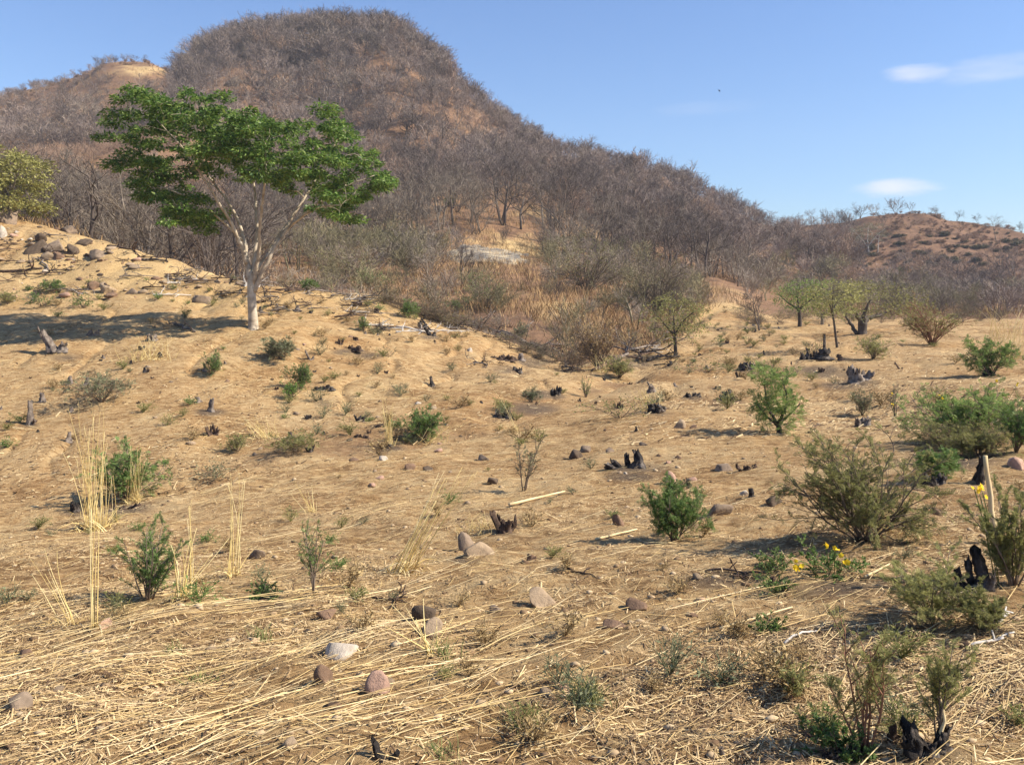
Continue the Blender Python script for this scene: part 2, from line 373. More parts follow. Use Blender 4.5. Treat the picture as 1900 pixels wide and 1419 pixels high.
def ground_material():
    m, nt, b = newmat('dry_earth', .95, .1)
    ge = nt.nodes.new('ShaderNodeNewGeometry'); p = ge.outputs['Position']
    big = noise(nt, p, .22, 5, .6); mid = noise(nt, p, 1.7, 6, .65); fine = noise(nt, p, 14, 8, .75); grain = noise(nt, p, 60, 6, .7)
    c = ramp(nt, mid, [(.25, (.27, .18, .088)), (.45, (.44, .31, .163)), (.6, (.52, .385, .21)), (.8, (.61, .46, .265))])
    c2 = ramp(nt, fine, [(.3, (.23, .15, .075)), (.47, (.44, .31, .163)), (.62, (.56, .415, .23)), (.8, (.645, .495, .285))])
    c = mixc(nt, .55, c, c2)
    mp = nt.nodes.new('ShaderNodeMapping'); mp.inputs['Scale'].default_value = (1, 1.6, 1); nt.links.new(p, mp.inputs[0])
    spk = mth(nt, 'MULTIPLY', noise(nt, mp.outputs[0], 4.2, 5, .8), mth(nt, 'ADD', .62, mth(nt, 'MULTIPLY', noise(nt, p, .5, 3), .8)))
    c = mixc(nt, 1.0, c, ramp(nt, spk, [(.40, (1, 1, 1)), (.51, (.86, .80, .74)), (.60, (.58, .50, .44)), (.72, (.42, .36, .32))]), 'MULTIPLY')
    red = ramp(nt, big, [(.32, (.80, .69, .58)), (.5, (1, .97, .92)), (.7, (1.0, 1.0, 1.0))])
    c = mixc(nt, .8, c, red, 'MULTIPLY')
    at = nt.nodes.new('ShaderNodeAttribute'); at.attribute_name = 'wild'
    hb = noise(nt, p, .09, 6, .65); hf = noise(nt, p, .9, 6, .7)
    hc = ramp(nt, hb, [(.3, (.12, .072, .05)), (.45, (.20, .115, .068)), (.6, (.28, .16, .085)), (.75, (.38, .23, .115))])
    hc = mixc(nt, .5, hc, ramp(nt, hf, [(.3, (.085, .055, .04)), (.5, (.20, .12, .072)), (.72, (.36, .225, .12))]))
    c = mixc(nt, at.outputs['Fac'], c, hc)
    a2 = nt.nodes.new('ShaderNodeAttribute'); a2.attribute_name = 'rust'
    rc = ramp(nt, noise(nt, p, .42, 9, .85), [(.34, (.085, .06, .042)), (.46, (.155, .09, .056)), (.57, (.21, .12, .07)), (.7, (.30, .20, .115))])
    c = mixc(nt, a2.outputs['Fac'], c, rc)
    a3 = nt.nodes.new('ShaderNodeAttribute'); a3.attribute_name = 'straw'
    sc_ = ramp(nt, fine, [(.3, (.28, .19, .09)), (.5, (.52, .36, .17)), (.7, (.66, .49, .25))])
    c = mixc(nt, a3.outputs['Fac'], c, sc_)
    a4 = nt.nodes.new('ShaderNodeAttribute'); a4.attribute_name = 'ash_shade'
    c = mixc(nt, a4.outputs['Fac'], c, ramp(nt, fine, [(.3, (.045, .036, .03)), (.7, (.15, .115, .085))]))  # dark tone for scorched soil and for shade painted into the ground
    nt.links.new(c, b.inputs['Base Color'])
    bp = nt.nodes.new('ShaderNodeBump'); bp.inputs['Strength'].default_value = .9; bp.inputs['Distance'].default_value = .055
    nt.links.new(mth(nt, 'ADD', fine, mth(nt, 'MULTIPLY', grain, .45)), bp.inputs['Height'])
    nt.links.new(bp.outputs[0], b.inputs['Normal'])
    return m

# ------------------------------------------------------------------ ground sheet
GM = ground_material()
def build_ground():
    px = np.concatenate([[-9000, -5000, -3000, -2000, -1400, -900, -500], np.arange(-300, 2200, 4.0), [2400, 2800, 3400, 4000, 5500, 8000, 11000]])
    n = len(px)
    cnt = [16, 70, 120, 60, 40, 30, 40, 40, 60, 30, 45, 16, 14, 40, 50, 70, 12, 4, 4]
    Yk, Zk = feats(px); m = pslopes(Yk, Zk)
    rows = []; srow = []
    for i, c in enumerate(cnt):
        for t in np.arange(c)/c: rows.append((i, t))
    rows.append((NF-2, 1.0))
    Y = np.empty((len(rows), n)); Z = np.empty_like(Y)
    for k, (i, t) in enumerate(rows):
        Y[k] = Yk[:, i]*(Yk[:, i+1]/Yk[:, i])**t
        Z[k] = herm(Yk[:, i], Yk[:, i+1], Zk[:, i], Zk[:, i+1], m[:, i], m[:, i+1], Y[k])
        srow.append(i+t)
    X = (px[None]-950)/FL*Y
    Z = Z+rough(X, Y)
    s = np.broadcast_to(np.array(srow)[:, None], Y.shape)
    PX = np.broadcast_to(px[None], Y.shape); PYr = HZ-FL*(Z-EYE)/Y
    wild = sstep(11.0, 11.7, s+.25*fbm(X*.15, Y*.15))
    rust = sstep(1540, 1640, PX+60*fbm(X*.03, Y*.03))*sstep(13.6, 14.2, s)+.8*sstep(330, 200, PX)*sstep(15.55, 15.8, s)
    ell = lambda cx, cy, rx, ry: np.clip(1.25-np.sqrt(((PX-cx)/rx)**2+((PYr-cy)/ry)**2)+.45*fbm(X*.35, Y*.35), 0, 1)
    hill = (s > 11.6)
    rust = np.maximum(rust, .5*sstep(5.5, 6.0, s)*sstep(7.7, 6.9, s)*sstep(330, 520, PX)*sstep(1230, 1120, PX)*np.clip(.7+.9*fbm(X*.5, Y*.5, 3), 0, 1.3))
    straw = hill*np.clip(ell(745, 388, 40, 16)+ell(940, 462, 75, 26)+ell(1040, 572, 50, 16)+.9*ell(270, 131, 50, 10)+.7*ell(1100, 440, 60, 16)+.6*ell(990, 395, 60, 12), 0, 1)
    straw = np.maximum(straw, np.clip(.75*ell(230, 500, 250, 60)+.6*ell(560, 565, 200, 24), 0, .75)*(s < 11.2)*(s > 8.6))
    straw = np.maximum(straw, np.clip(.45*ell(1335, 575, 60, 40)+.4*ell(1390, 610, 80, 18), 0, 1)*(s > 9.0))
    ash_shade = np.zeros_like(Y)  # mask of burnt soil, also shade painted into the soil colour
    for cx, cy, rx, ry in ASH_SHADE:
        ash_shade = np.maximum(ash_shade, np.clip(1.3*(ell(cx, cy, rx, ry)-.25), 0, 1)*.8*(s < 11))
    # behind the viewer
    v = np.stack([X, Y, Z], -1).reshape(-1, 3)
    bx = (px-950)/FL*26; back = np.stack([bx, np.full(n, -60.0), np.full(n, .3)], -1)
    v = np.concatenate([v, back])
    R = len(rows); idx = np.arange(R*n).reshape(R, n)
    f = np.stack([idx[:-1, :-1], idx[:-1, 1:], idx[1:, 1:], idx[1:, :-1]], -1).reshape(-1, 4)
    bi = R*n+np.arange(n)
    f = np.concatenate([f, np.stack([bi[:-1], bi[1:], idx[0, 1:], idx[0, :-1]], -1)])
    g = G().add(v, f); me = g.mesh('ground', GM, smooth=True)
    for nm, a in (('wild', wild), ('rust', np.clip(rust, 0, 1)), ('straw', straw), ('ash_shade', ash_shade)):
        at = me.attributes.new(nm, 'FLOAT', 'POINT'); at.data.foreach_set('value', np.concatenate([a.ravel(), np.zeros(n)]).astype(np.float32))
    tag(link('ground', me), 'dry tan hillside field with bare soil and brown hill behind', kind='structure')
ASH_SHADE = [(985, 765, 55, 14), (940, 690, 60, 16), (1330, 1075, 130, 28), (1560, 1090, 120, 26), (1620, 1180, 140, 40), (600, 745, 45, 14), (1760, 860, 130, 22), (1170, 885, 60, 10), (230, 945, 60, 14), (1010, 730, 40, 10), (690, 660, 30, 8), (120, 665, 50, 12), (1400, 800, 60, 9), (1560, 715, 60, 9), (1530, 690, 70, 12), (1850, 1180, 90, 40), (500, 1120, 70, 14), (1000, 670, 60, 12), (1180, 675, 60, 14), (1740, 1400, 100, 40), (1480, 1180, 70, 18), (860, 1040, 40, 8)]  # dark spots: burnt soil mixed with painted shade by bushes and stumps
ASH_SHADE += [(x, y+2, w, h) for x, y, w, h in ((1167, 866, 70, 12), (1386, 686, 34, 8), (1594, 708, 44, 9), (1349, 743, 40, 8), (1285, 736, 30, 6), (1218, 764, 40, 7), (1031, 733, 22, 6), (961, 691, 30, 7), (936, 776, 34, 7), (802, 717, 14, 4), (800, 623, 24, 5), (938, 986, 44, 10), (1808, 1086, 80, 22), (1718, 1398, 100, 28), (57, 787, 22, 6), (389, 763, 26, 6), (141, 948, 36, 9), (602, 722, 40, 7), (654, 650, 34, 6), (720, 830, 34, 6))]
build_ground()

# ------------------------------------------------------------------ straw, litter, pebbles
STRAW = mat('straw', [(.15, (.30, .20, .095)), (.4, (.50, .345, .15)), (.6, (.62, .44, .18)), (.9, (.80, .64, .36))], 1.2, island=.9, rough_=.55, spec=.3)
LITTER = mat('litter', [(.12, (.10, .06, .035)), (.36, (.26, .165, .085)), (.6, (.48, .33, .165)), (.95, (.70, .53, .29))], 2.0, island=1.1, rough_=.8)
def scatter(rng, n, y0, y1, power, pxlo=-520, pxhi=2420):
    u = rng.random(n)
    if power == 1: Y = y0*(y1/y0)**u
    else: Y = (y0**(1-power)+u*(y1**(1-power)-y0**(1-power)))**(1/(1-power))
    px = pxlo+(pxhi-pxlo)*rng.random(n)
    return (px-950)/FL*Y, Y, px
def strips(g, rng, x, y, ang, L, w, lift, K=2, pitch=.0, jit=.0, bend=0.0):
    """stalks lying on the soil: small roof-shaped strips that follow the ground"""
    n = len(x); t = np.linspace(-.5, .5, K)
    bx = bend*(rng.normal(size=n))
    c, s = np.cos(ang), np.sin(ang)
    lat = bx[:, None]*(t[None]**2-.08)*L[:, None]
    X = x[:, None]+c[:, None]*t[None]*L[:, None]-s[:, None]*lat; Y = y[:, None]+s[:, None]*t[None]*L[:, None]+c[:, None]*lat
    Z = H(X, Y)
    if K > 2:   # stiff stalks bridge the hollows of the soil
        line = Z[:, :1]+(Z[:, -1:]-Z[:, :1])*(t[None]+.5)
        Z = np.maximum(line+.6*np.max(Z-line, 1, keepdims=True)*(1-(2*t[None])**2), Z*.5+line*.5)
    Z = Z+lift[:, None]+np.abs(pitch*rng.normal(size=n))[:, None]*(t[None]+.5)*L[:, None]
    P = np.stack([X, Y, Z], -1)
    side = np.stack([-s, c, np.zeros(n)], -1)[:, None]*w[:, None, None]*np.linspace(1, .75, K)[None, :, None]
    dn = np.array([0, 0, 1.0])*w[:, None, None]*.6
    V = np.stack([P-side-dn, P, P+side-dn], 2); idx = np.arange(n*K*3).reshape(n, K, 3)
    f = np.concatenate([np.stack([idx[:, :-1, a], idx[:, :-1, a+1], idx[:, 1:, a+1], idx[:, 1:, a]], -1).reshape(-1, 4) for a in (0, 1)])
    g.add(V, f)
def dens(px, py, X, Y):
    """how much straw lies where: swathes on the near slope, little on the far bank"""
    e = lambda cx, cy, rx, ry: np.exp(-((px-cx)/rx)**2-((py-cy)/ry)**2)
    px = np.clip(px, 60, 1840); d = .25+1.2*e(300, 1200, 520, 120)+.9*e(620, 900, 330, 60)+.8*e(950, 830, 250, 40)+.9*e(1180, 780, 160, 40)+.9*e(600, 1330, 500, 90)+.35*e(1500, 760, 330, 60)+.5*e(800, 1180, 300, 60)+.4*e(1700, 690, 200, 30)+.4*e(1800, 1280, 160, 60)
    return np.clip(d*(.55+.9*np.clip(fbm(X*.55, Y*.9, 2)+.35, 0, 1.3)), 0, 1.6)
def build_straw():
    rng = np.random.default_rng(11)
    g = G()
    # long stalks, raked one way across the slope
    x, y, px = scatter(rng, 13000, 2.7, 40, 1.25)
    z = H(x, y); py = HZ-FL*(z-EYE)/y
    Yk, _ = feats(px); near = (y < Yk[:, 5]+.2) | (px > 1280)
    keep = (rng.random(len(x)) < dens(px, py, x, y)**2.0*.085) & near & (py > 600)
    x, y = x[keep], y[keep]; n = len(x)
    ang = np.where(rng.random(n) < .85, radians(33)+rng.normal(size=n)*radians(15), rng.random(n)*pi)
    L = .22+1.0*rng.random(n)**2.0
    strips(g, rng, x, y, ang, L, .0013+.0026*rng.random(n)**3, .006+.03*rng.random(n)**3, K=4, pitch=.02, bend=.12)
    # bundles of stalks
    for cx, cy, k, sp in ((600, 1300, 26, .25), (900, 1170, 34, .22), (760, 1235, 30, .25), (250, 1270, 24, .3), (330, 1150, 40, .3), (560, 1130, 34, .35), (120, 1010, 24, .3), (420, 1010, 30, .4), (780, 850, 40, .5), (560, 880, 36, .4), (1060, 790, 30, .5), (1190, 765, 26, .5), (100, 1390, 20, .2), (1850, 1245, 12, .15), (1000, 1270, 14, .2), (690, 960, 20, .4), (480, 1380, 20, .2), (250, 1090, 26, .3)):
        p = hit(cx, cy); k = int(k*.44); sp *= .55
        xx = p[0]+rng.normal(size=k)*sp*2.6; yy = p[1]+rng.normal(size=k)*sp
        xx, yy = p[0]+(xx-p[0])*cos(.55)-(yy-p[1])*sin(.55), p[1]+(xx-p[0])*sin(.55)+(yy-p[1])*cos(.55)
        an = radians(34)+rng.normal(size=k)*radians(9); yy = np.maximum(yy, 2.6)
        strips(g, rng, xx, yy, an, .22+.75*rng.random(k)**1.4, .0012+.0032*rng.random(k)**2.5, .006+.045*rng.random(k)**2, K=4, pitch=.04, bend=.10)
    # short broken straw
    x, y, px = scatter(rng, 101000, 2.6, 48, 1.3)
    z = H(x, y); py = HZ-FL*(z-EYE)/y; Yk, _ = feats(px)
    far = ~((y < Yk[:, 5]+.2) | (px > 1280))
    keep = rng.random(len(x)) < np.where(far, .62, np.where(y < 9, .6, 1)*(.10+.22*dens(px, py, x, y)**1.3))
    x, y = x[keep], y[keep]; n = len(x)
    ang = np.where(rng.random(n) < .62, radians(33)+rng.normal(size=n)*radians(20), rng.random(n)*2*pi)
    strips(g, rng, x, y, ang, .05+.24*rng.random(n)**2, (.0009+.0014*rng.random(n))*(1+.02*y), .004+.018*rng.random(n)**2, K=2, pitch=.09)
    # trodden straw on the upper left bank and the far field
    x, y, px = scatter(rng, 72000, 20, 78, 1.0); Yk, _ = feats(px)
    keep = (y < Yk[:, 11]) & (y > Yk[:, 7]) & (rng.random(len(x)) < np.clip(.3+.8*fbm(x*.3+9, y*.3, 2)+.3*(y > Yk[:, 9]), .05, 1)); x, y = x[keep], y[keep]; n = len(x)
    strips(g, rng, x, y, rng.normal(size=n)*.8, .08+.35*rng.random(n)**2, .003+.007*rng.random(n)**2, .006+.03*rng.random(n)**2, K=2, pitch=.12)
    tag(g.obj('straw', STRAW), 'dry golden straw stalks lying over the field', kind='stuff')
    g = G()
    x, y, px = scatter(rng, 390000, 2.5, 46, 1.4)
    Yk, _ = feats(px); far = ~((y < Yk[:, 5]+.2) | (px > 1280))
    keep = rng.random(len(x)) < np.where(far, .5, .85)*np.clip(.55+.9*fbm(x*1.1, y*1.1, 2), .12, 1)
    x, y = x[keep], y[keep]; n = len(x)
    strips(g, rng, x, y, rng.random(n)*2*pi, .012+.06*rng.random(n)**1.9, .0010+.0030*rng.random(n)**2.5, .003+.010*rng.random(n)**2, K=2, pitch=.16)
    # coarser crumbs of burnt wood and dead leaves on the far bank and the far field
    x, y, px = scatter(rng, 75000, 14, 75, 1.0)
    Yk, _ = feats(px); keep = (rng.random(len(x)) < np.clip(.45+.9*fbm(x*.45, y*.45, 3), .05, 1)) & (y < Yk[:, 11]) & ((y > Yk[:, 6]) | (px > 1150)); x, y = x[keep], y[keep]; n = len(x)
    strips(g, rng, x, y, rng.normal(size=n)*.7, .03+.16*rng.random(n)**2.5, .006+.022*rng.random(n)**3, .006+.02*rng.random(n), K=2, pitch=.2)
    tag(g.obj('dry_leaf_litter', LITTER), 'crumbled dry leaves and chaff over the soil', kind='stuff')

_ICO = None
def ico(sub):
    import bmesh
    b = bmesh.new(); bmesh.ops.create_icosphere(b, subdivisions=sub, radius=1)
    v = np.array([q.co[:] for q in b.verts]); f = np.array([[q.index for q in fc.verts] for fc in b.faces]); b.free()
    return v, f
ICO = {k: ico(k) for k in (1, 2, 3, 4)}
def rock_shape(rng, sub=3, flat=.7, cuts=9, jag=.12, d0=.55):
    v, f = ICO[sub]; v = v.copy()
    k = rng.random(3)*50
    nz = fbm(v[:, 0]*1.7+k[0]+v[:, 2], v[:, 1]*1.7+k[1]+v[:, 2]*.7, 3)+.5*vnoise(v[:, 0]*5+v[:, 2]*3+k[2], v[:, 1]*5-v[:, 2]*3)
    v = v*(1+1.6*jag*nz)[:, None]*np.array([1, .6+.4*rng.random(), 1])
    for _ in range(cuts):
        n = norm(rng.normal(size=3)); d = d0+.33*rng.random()
        v -= np.maximum(v@n-d, 0)[:, None]*n*.96
    v = v/np.abs(v).max(0); v[:, 2] *= flat
    return v, f
def build_clods():
    rng = np.random.default_rng(21); g = G()
    shp = [rock_shape(rng, 1, .7, 4, .25) for _ in range(8)]
    x, y, px = scatter(rng, 6000, 2.6, 46, 1.2)
    z = H(x, y); s = (.004+.016*rng.random(len(x))**4)*(1+.05*y)
    for k in range(8):
        i = np.arange(len(x)) % 8 == k; v, f = shp[k]
        a = rng.random(i.sum())*6.28; c, sn = np.cos(a), np.sin(a); ss = s[i]
        V = np.stack([(v[None, :, 0]*c[:, None]-v[None, :, 1]*sn[:, None])*ss[:, None]*1.3+x[i][:, None], (v[None, :, 0]*sn[:, None]+v[None, :, 1]*c[:, None])*ss[:, None]+y[i][:, None], v[None, :, 2]*ss[:, None]+z[i][:, None]+ss[:, None]*.2], -1)
        n = i.sum(); F = (f[None]+np.arange(n)[:, None, None]*len(v)).reshape(-1, 3)
        g.add(V.reshape(-1, 3), F)
    tag(g.obj('pebbles', mat('clod', [(.2, (.13, .08, .045)), (.5, (.30, .20, .11)), (.85, (.48, .36, .22))], 1.0, island=.9, bump=.3)), 'scattered soil crumbs and small pebbles', kind='stuff')
build_straw()
build_clods()

# ------------------------------------------------------------------ bare trees on the hill
BARK = {
 'purple': mat('bare_twigs_grey_brown', [(.3, (.16, .12, .098)), (.7, (.265, .21, .175))], .5, objr=.7, tint=1.0),
 'grey': mat('bare_twigs_grey', [(.3, (.20, .16, .12)), (.7, (.35, .285, .22))], .5, objr=.4, tint=.5),
 'olive': mat('bare_twigs_olive', [(.3, (.165, .14, .075)), (.7, (.28, .245, .135))], .5, objr=.4, tint=.5),
 'pink': mat('bare_twigs_russet', [(.3, (.27, .175, .12)), (.7, (.42, .29, .20))], .5, objr=.4, tint=.5),
 'white': mat('pale_bark', [(.3, (.42, .37, .32)), (.7, (.62, .57, .50))], 1.5, objr=.2),
 'straw': mat('dry_hill_grass', [(.3, (.26, .16, .075)), (.7, (.46, .31, .155))], .6, tint=.7),
 'dark': mat('dark_bark', [(.3, (.05, .04, .033)), (.7, (.13, .105, .085))], 2.0, objr=.4, bump=.3),
}
def bare_skeleton(rng, kind):
    if kind == 'tree':
        n = int(rng.integers(1, 4)); th = .18 if n == 1 else .33
        lv = [dict(K=5, w=.14, up=.06, m=6, start=.35, sp=.75, lr=.62, rr=.6, tip=.4), dict(K=4, w=.2, up=.06, m=6, start=.2, sp=.75, lr=.55, rr=.55, tip=.4), dict(K=3, w=.22, up=.05, m=9, start=.12, sp=.75, lr=.7, rr=.5, tip=.4), dict(K=2, w=.2, up=.06)]
        r0 = .015
    else:
        n = int(rng.integers(6, 10)); th = .55
        lv = [dict(K=4, w=.15, up=.08, m=7, start=.15, sp=.6, lr=.55, rr=.55, tip=.35), dict(K=3, w=.2, up=.08, m=9, start=.1, sp=.65, lr=.55, rr=.55, tip=.4), dict(K=2, w=.2, up=.05)]
        r0 = .0055
    a = rng.random(n)*2*pi; s = th*(.5+.8*rng.random(n))
    d = np.stack([np.cos(a)*s, np.sin(a)*s, np.ones(n)], -1)
    p = np.stack([np.cos(a), np.sin(a), a*0], -1)*.02
    return grow(rng, p, d, .62*(.8+.4*rng.random(n)), r0*(.7+.5*rng.random(n)), lv)
def bare_light(rng, kind, h, w):
    """one tree as a light mesh: limbs as three-sided tubes, twigs as slivers"""
    g = G(); sk = fit(bare_skeleton(rng, kind), w, h)
    for i, (P, R, D) in enumerate(sk):
        R = R*h*1.0
        if i < len(sk)-2: polytubes(g, P[:, ::(2 if i else 1)], np.maximum(R[:, ::(2 if i else 1)], .014), 3)
        elif i == len(sk)-2: blades(g, P[:, [0, -1]], np.full(len(P), .020), rng=rng)
        else: blades(g, P[:, [0, -1]], np.full(len(P), .015), rng=rng)
    v = np.concatenate(g.v); return v, [np.concatenate(g.f[4])] 
def bare_mesh(rng, kind, h, w, name, m):
    g = G(); sk = fit(bare_skeleton(rng, kind), w, h); tr = G()
    for i, (P, R, D) in enumerate(sk):
        R = np.maximum(R*h, .006)
        if i == 0: polytubes(tr, P, R*1.15, 6)
        elif i < len(sk)-1: polytubes(g, P, np.maximum(R, .006), 4 if i == 1 else 3)
        else: blades(g, P, np.full(len(P), .0075), rng=rng)
    return tr, g

def ridgeY(px):
    Yk, _ = feats(px); return Yk[:, 16]
def in_ell(px, py, L):
    r = np.zeros(np.shape(px), bool)
    for cx, cy, rx, ry in L: r |= ((px-cx)/rx)**2+((py-cy)/ry)**2 < 1
    return r
CLEAR = [(735, 390, 45, 20), (935, 468, 88, 36), (925, 512, 70, 26), (1045, 568, 62, 24), (1340, 560, 40, 40), (990, 395, 40, 12), (1100, 440, 45, 12), (560, 90, 24, 14), (260, 133, 55, 16), (1385, 590, 50, 22)]
def hill_trees():
    rng = np.random.default_rng(77)
    X = []; Y = []
    y = 50.0
    while y < 330:
        s = 2.7 if y < 100 else 2.9+y*.0030
        n = int(2*.68*y/s); x = (np.arange(n)+.5)/n*2*.68*y-.68*y
        X.append(x+rng.normal(size=n)*s*.38); Y.append(y+rng.normal(size=n)*s*.38); y += s
    X = np.concatenate(X); Y = np.concatenate(Y)
    ex = rng.uniform(330, 1000, 620); er = ridgeY(ex)*rng.uniform(.84, 1.0, 620)      # the steep summit faces
    X = np.concatenate([X, (ex-950)/FL*er]); Y = np.concatenate([Y, er])
    px = 950+FL*X/Y; Z = H(X, Y); py = HZ-FL*(Z-EYE)/Y
    Yk, _ = feats(px)
    crest = Yk[:, 11]; right = px > 1380
    keep = np.where(right, Y > 96, Y > crest+2.5) & (Y < Yk[:, 16]+4)
    keep &= ~in_ell(px, py, CLEAR)
    # the red hill on the right carries only low dark shrubs, the left crest only a few trees
    redhill = (px > 1590) & (py < 530) & (Y > 120) & (py < 545-.0*px)
    keep &= ~(redhill & (rng.random(len(X)) < .97))
    lefttop = (px < 335) & (Y > 215); keep &= ~(lefttop & (rng.random(len(X)) < .5))
    fb = fbm(X*.05, Y*.05, 2)
    low_ = (Y < 108) & (px > 480) & (px < 1380); keep &= rng.random(len(X)) < np.where(low_ & (Y < 66), .5, 1)*np.clip(np.where(low_, .95, .92)+np.where(low_, .5, .8)*fb, .2, 1)
    # hidden well behind the near crest: nothing of these shows
    X, Y, Z, px, py = X[keep], Y[keep], Z[keep], px[keep], py[keep]
    spur = (px < 420) & (Y > 95) & (Y < 178)
    valley = (Y < 110) & (px > 480) | ((px > 1380) & (Y < 170))
    h = np.where(spur, 2.0+1.3*rng.random(len(X)), np.where(valley, np.where(Y < 82, 1.4+2.4*rng.random(len(X))**1.5, 2.2+2.6*rng.random(len(X))), 5.0+3.6*rng.random(len(X))))
    h = np.where(lefttop[keep], h*.42, h); h = np.where((px > 1400) & (Y > 185), h*.6, h); h = np.where((px > 840) & (px <= 1400) & (Y > 222), h*.72, h)
    # which ones show at all: rows above every nearer ground row in their own direction
    ys = np.geomspace(8, 330, 90); top = np.empty(len(X))
    zz = H(X[:, None]/Y[:, None]*ys[None], np.broadcast_to(ys, (len(X), 90)))
    r = HZ-FL*(zz-EYE)/ys[None]; r = np.where(ys[None] < Y[:, None]*.97, r, 1e9).min(1)
    topr = HZ-FL*(Z+h-EYE)/Y
    vis = (topr < r-2) & (px > -170) & (px < 2070)
    X, Y, Z, px, py, h, spur, valley, r = [a[vis] for a in (X, Y, Z, px, py, h, spur, valley, r)]
    kind = np.where(spur, 'pink', 'purple').astype(object)
    q = rng.random(len(X)); near = Y < 130
    kind[(q < .42) & valley] = 'olive'; kind[(q > .55) & near & ~spur] = 'grey'
    kind[(q > .93) & ~near] = 'grey'; kind[(q < .07) & ~near & ~spur] = 'pink'
    bush = spur | (rng.random(len(X)) < np.where(valley, .55, .25))
    # the 300 that show largest, one by one
    size = h/Y*np.where(py > r+4, .6, 1)
    order = np.argsort(-size)
    single = order[:290]; rest = order[290:]
    protos = {}
    for kd in ('purple', 'grey', 'olive', 'pink'):
        for bs in (0, 1):
            for k in range(4 if kd in ('grey', 'olive', 'purple') else 3):
                protos[kd, bs, k] = (np.random.default_rng(900+k+10*bs+37*len(kd)), None)
    masters = {}
    DESC = {('purple', 0): ('grey-brown leafless tree', 'tree'), ('grey', 0): ('pale grey leafless tree', 'tree'), ('olive', 0): ('olive-tinged leafless tree', 'tree'), ('pink', 0): ('russet leafless tree', 'tree'),
            ('purple', 1): ('grey-brown leafless bush', 'bush'), ('grey', 1): ('pale grey leafless bush', 'bush'), ('olive', 1): ('olive-tinged leafless bush', 'bush'), ('pink', 1): ('russet leafless bush', 'bush')}
    ZONE = [(lambda px, py, Y: (px < 480) & (Y < 110), 'in the scrub behind the left bank'), (lambda px, py, Y: (px > 1380) & (Y < 190), 'in the thicket below the red hill'),
            (lambda px, py, Y: Y < 110, 'in the ravine scrub past the bare slope'), (lambda px, py, Y: px < 480, 'on the low spur left of the peak'), (lambda px, py, Y: True, 'on the lower face of the wooded hill')]
    for i in single:
        kd = kind[i]; bs = int(bush[i]); k = int(rng.integers(0, 4 if kd in ('grey', 'olive', 'purple') else 3))
        key = (kd, bs, k)
        for test, where in ZONE:
            if test(px[i], py[i], Y[i]): break
        lab = DESC[kd, bs][0]+' '+where; grp = DESC[kd, bs][0]+'s '+where
        grp = grp.replace('bushs', 'bushes')
        loc = (X[i], Y[i], Z[i]-.1); rz = rng.random()*6.28; s = h[i]/(5.0 if not bs else 3.0); sx = s*(.85+.45*rng.random())
        if key not in masters:
            rg = np.random.default_rng(4000+k*13+bs*101+len(kd)*7)
            tr, cr = bare_mesh(rg, 'bush' if bs else 'tree', 3.0 if bs else 5.0, (3.3 if bs else 4.6)*(.8+.4*rg.random()), 'x', None)
            o = thing('bare_bush' if bs else 'bare_tree', lab, DESC[kd, bs][1], loc, grp, rz); o.scale = (sx, sx, s)
            tr.obj('stem' if bs else 'trunk', BARK['dark' if (kd == 'purple' and k % 2) else kd], o); cr.obj('crown', BARK[kd], o)
            masters[key] = o
        else:
            dup(masters[key], loc, rz, (sx, sx, s), lab, grp)
    # the others: one mass of woodland
    g = {kd: G() for kd in BARK}
    light = {}
    for kd in ('purple', 'grey', 'olive', 'pink'):
        for bs in (0, 1):
            for k in range(5):
                rg = np.random.default_rng(6000+k*13+bs*101+len(kd)*7)
                light[kd, bs, k] = bare_light(rg, 'bush' if bs else 'tree', 3.0 if bs else 5.5, (3.6 if bs else 6.2)*(.8+.4*rg.random()))
    kk = rng.integers(0, 5, len(X))
    for (kd, bs, k), (v, fs) in light.items():
        m = rest[(kind[rest] == kd) & (bush[rest] == bool(bs)) & (kk[rest] == k)]
        if not len(m): continue
        a = rng.random(len(m))*6.28; s = h[m]/(3.0 if bs else 5.5); sx = s*(.85+.4*rng.random(len(m))); c, sn = np.cos(a)*sx, np.sin(a)*sx
        V = np.stack([v[None, :, 0]*c[:, None]-v[None, :, 1]*sn[:, None]+X[m][:, None], v[None, :, 0]*sn[:, None]+v[None, :, 1]*c[:, None]+Y[m][:, None], v[None, :, 2]*s[:, None]+Z[m][:, None]-.1], -1).reshape(-1, 3)
        tint = np.repeat(rng.random(len(m)), len(v))
        for f in fs:
            F = (f[None]+np.arange(len(m))[:, None, None]*len(v)).reshape(-1, f.shape[1]); g[kd].add(V, F, tint)
    for kd, lab in (('purple', 'grey-brown leafless woodland covering the hill'), ('grey', 'pale grey leafless trees thinly mixed into the hill woodland'), ('olive', 'olive-tinged scrub filling the valley woodland'), ('pink', 'low russet scrub on the left spur')):
        if g[kd].n: tag(g[kd].obj('woodland', BARK[kd], tint=True), lab, kind='stuff')
    print('TREES', len(X), 'rest faces', {k: q.n for k, q in g.items()})
hill_trees()

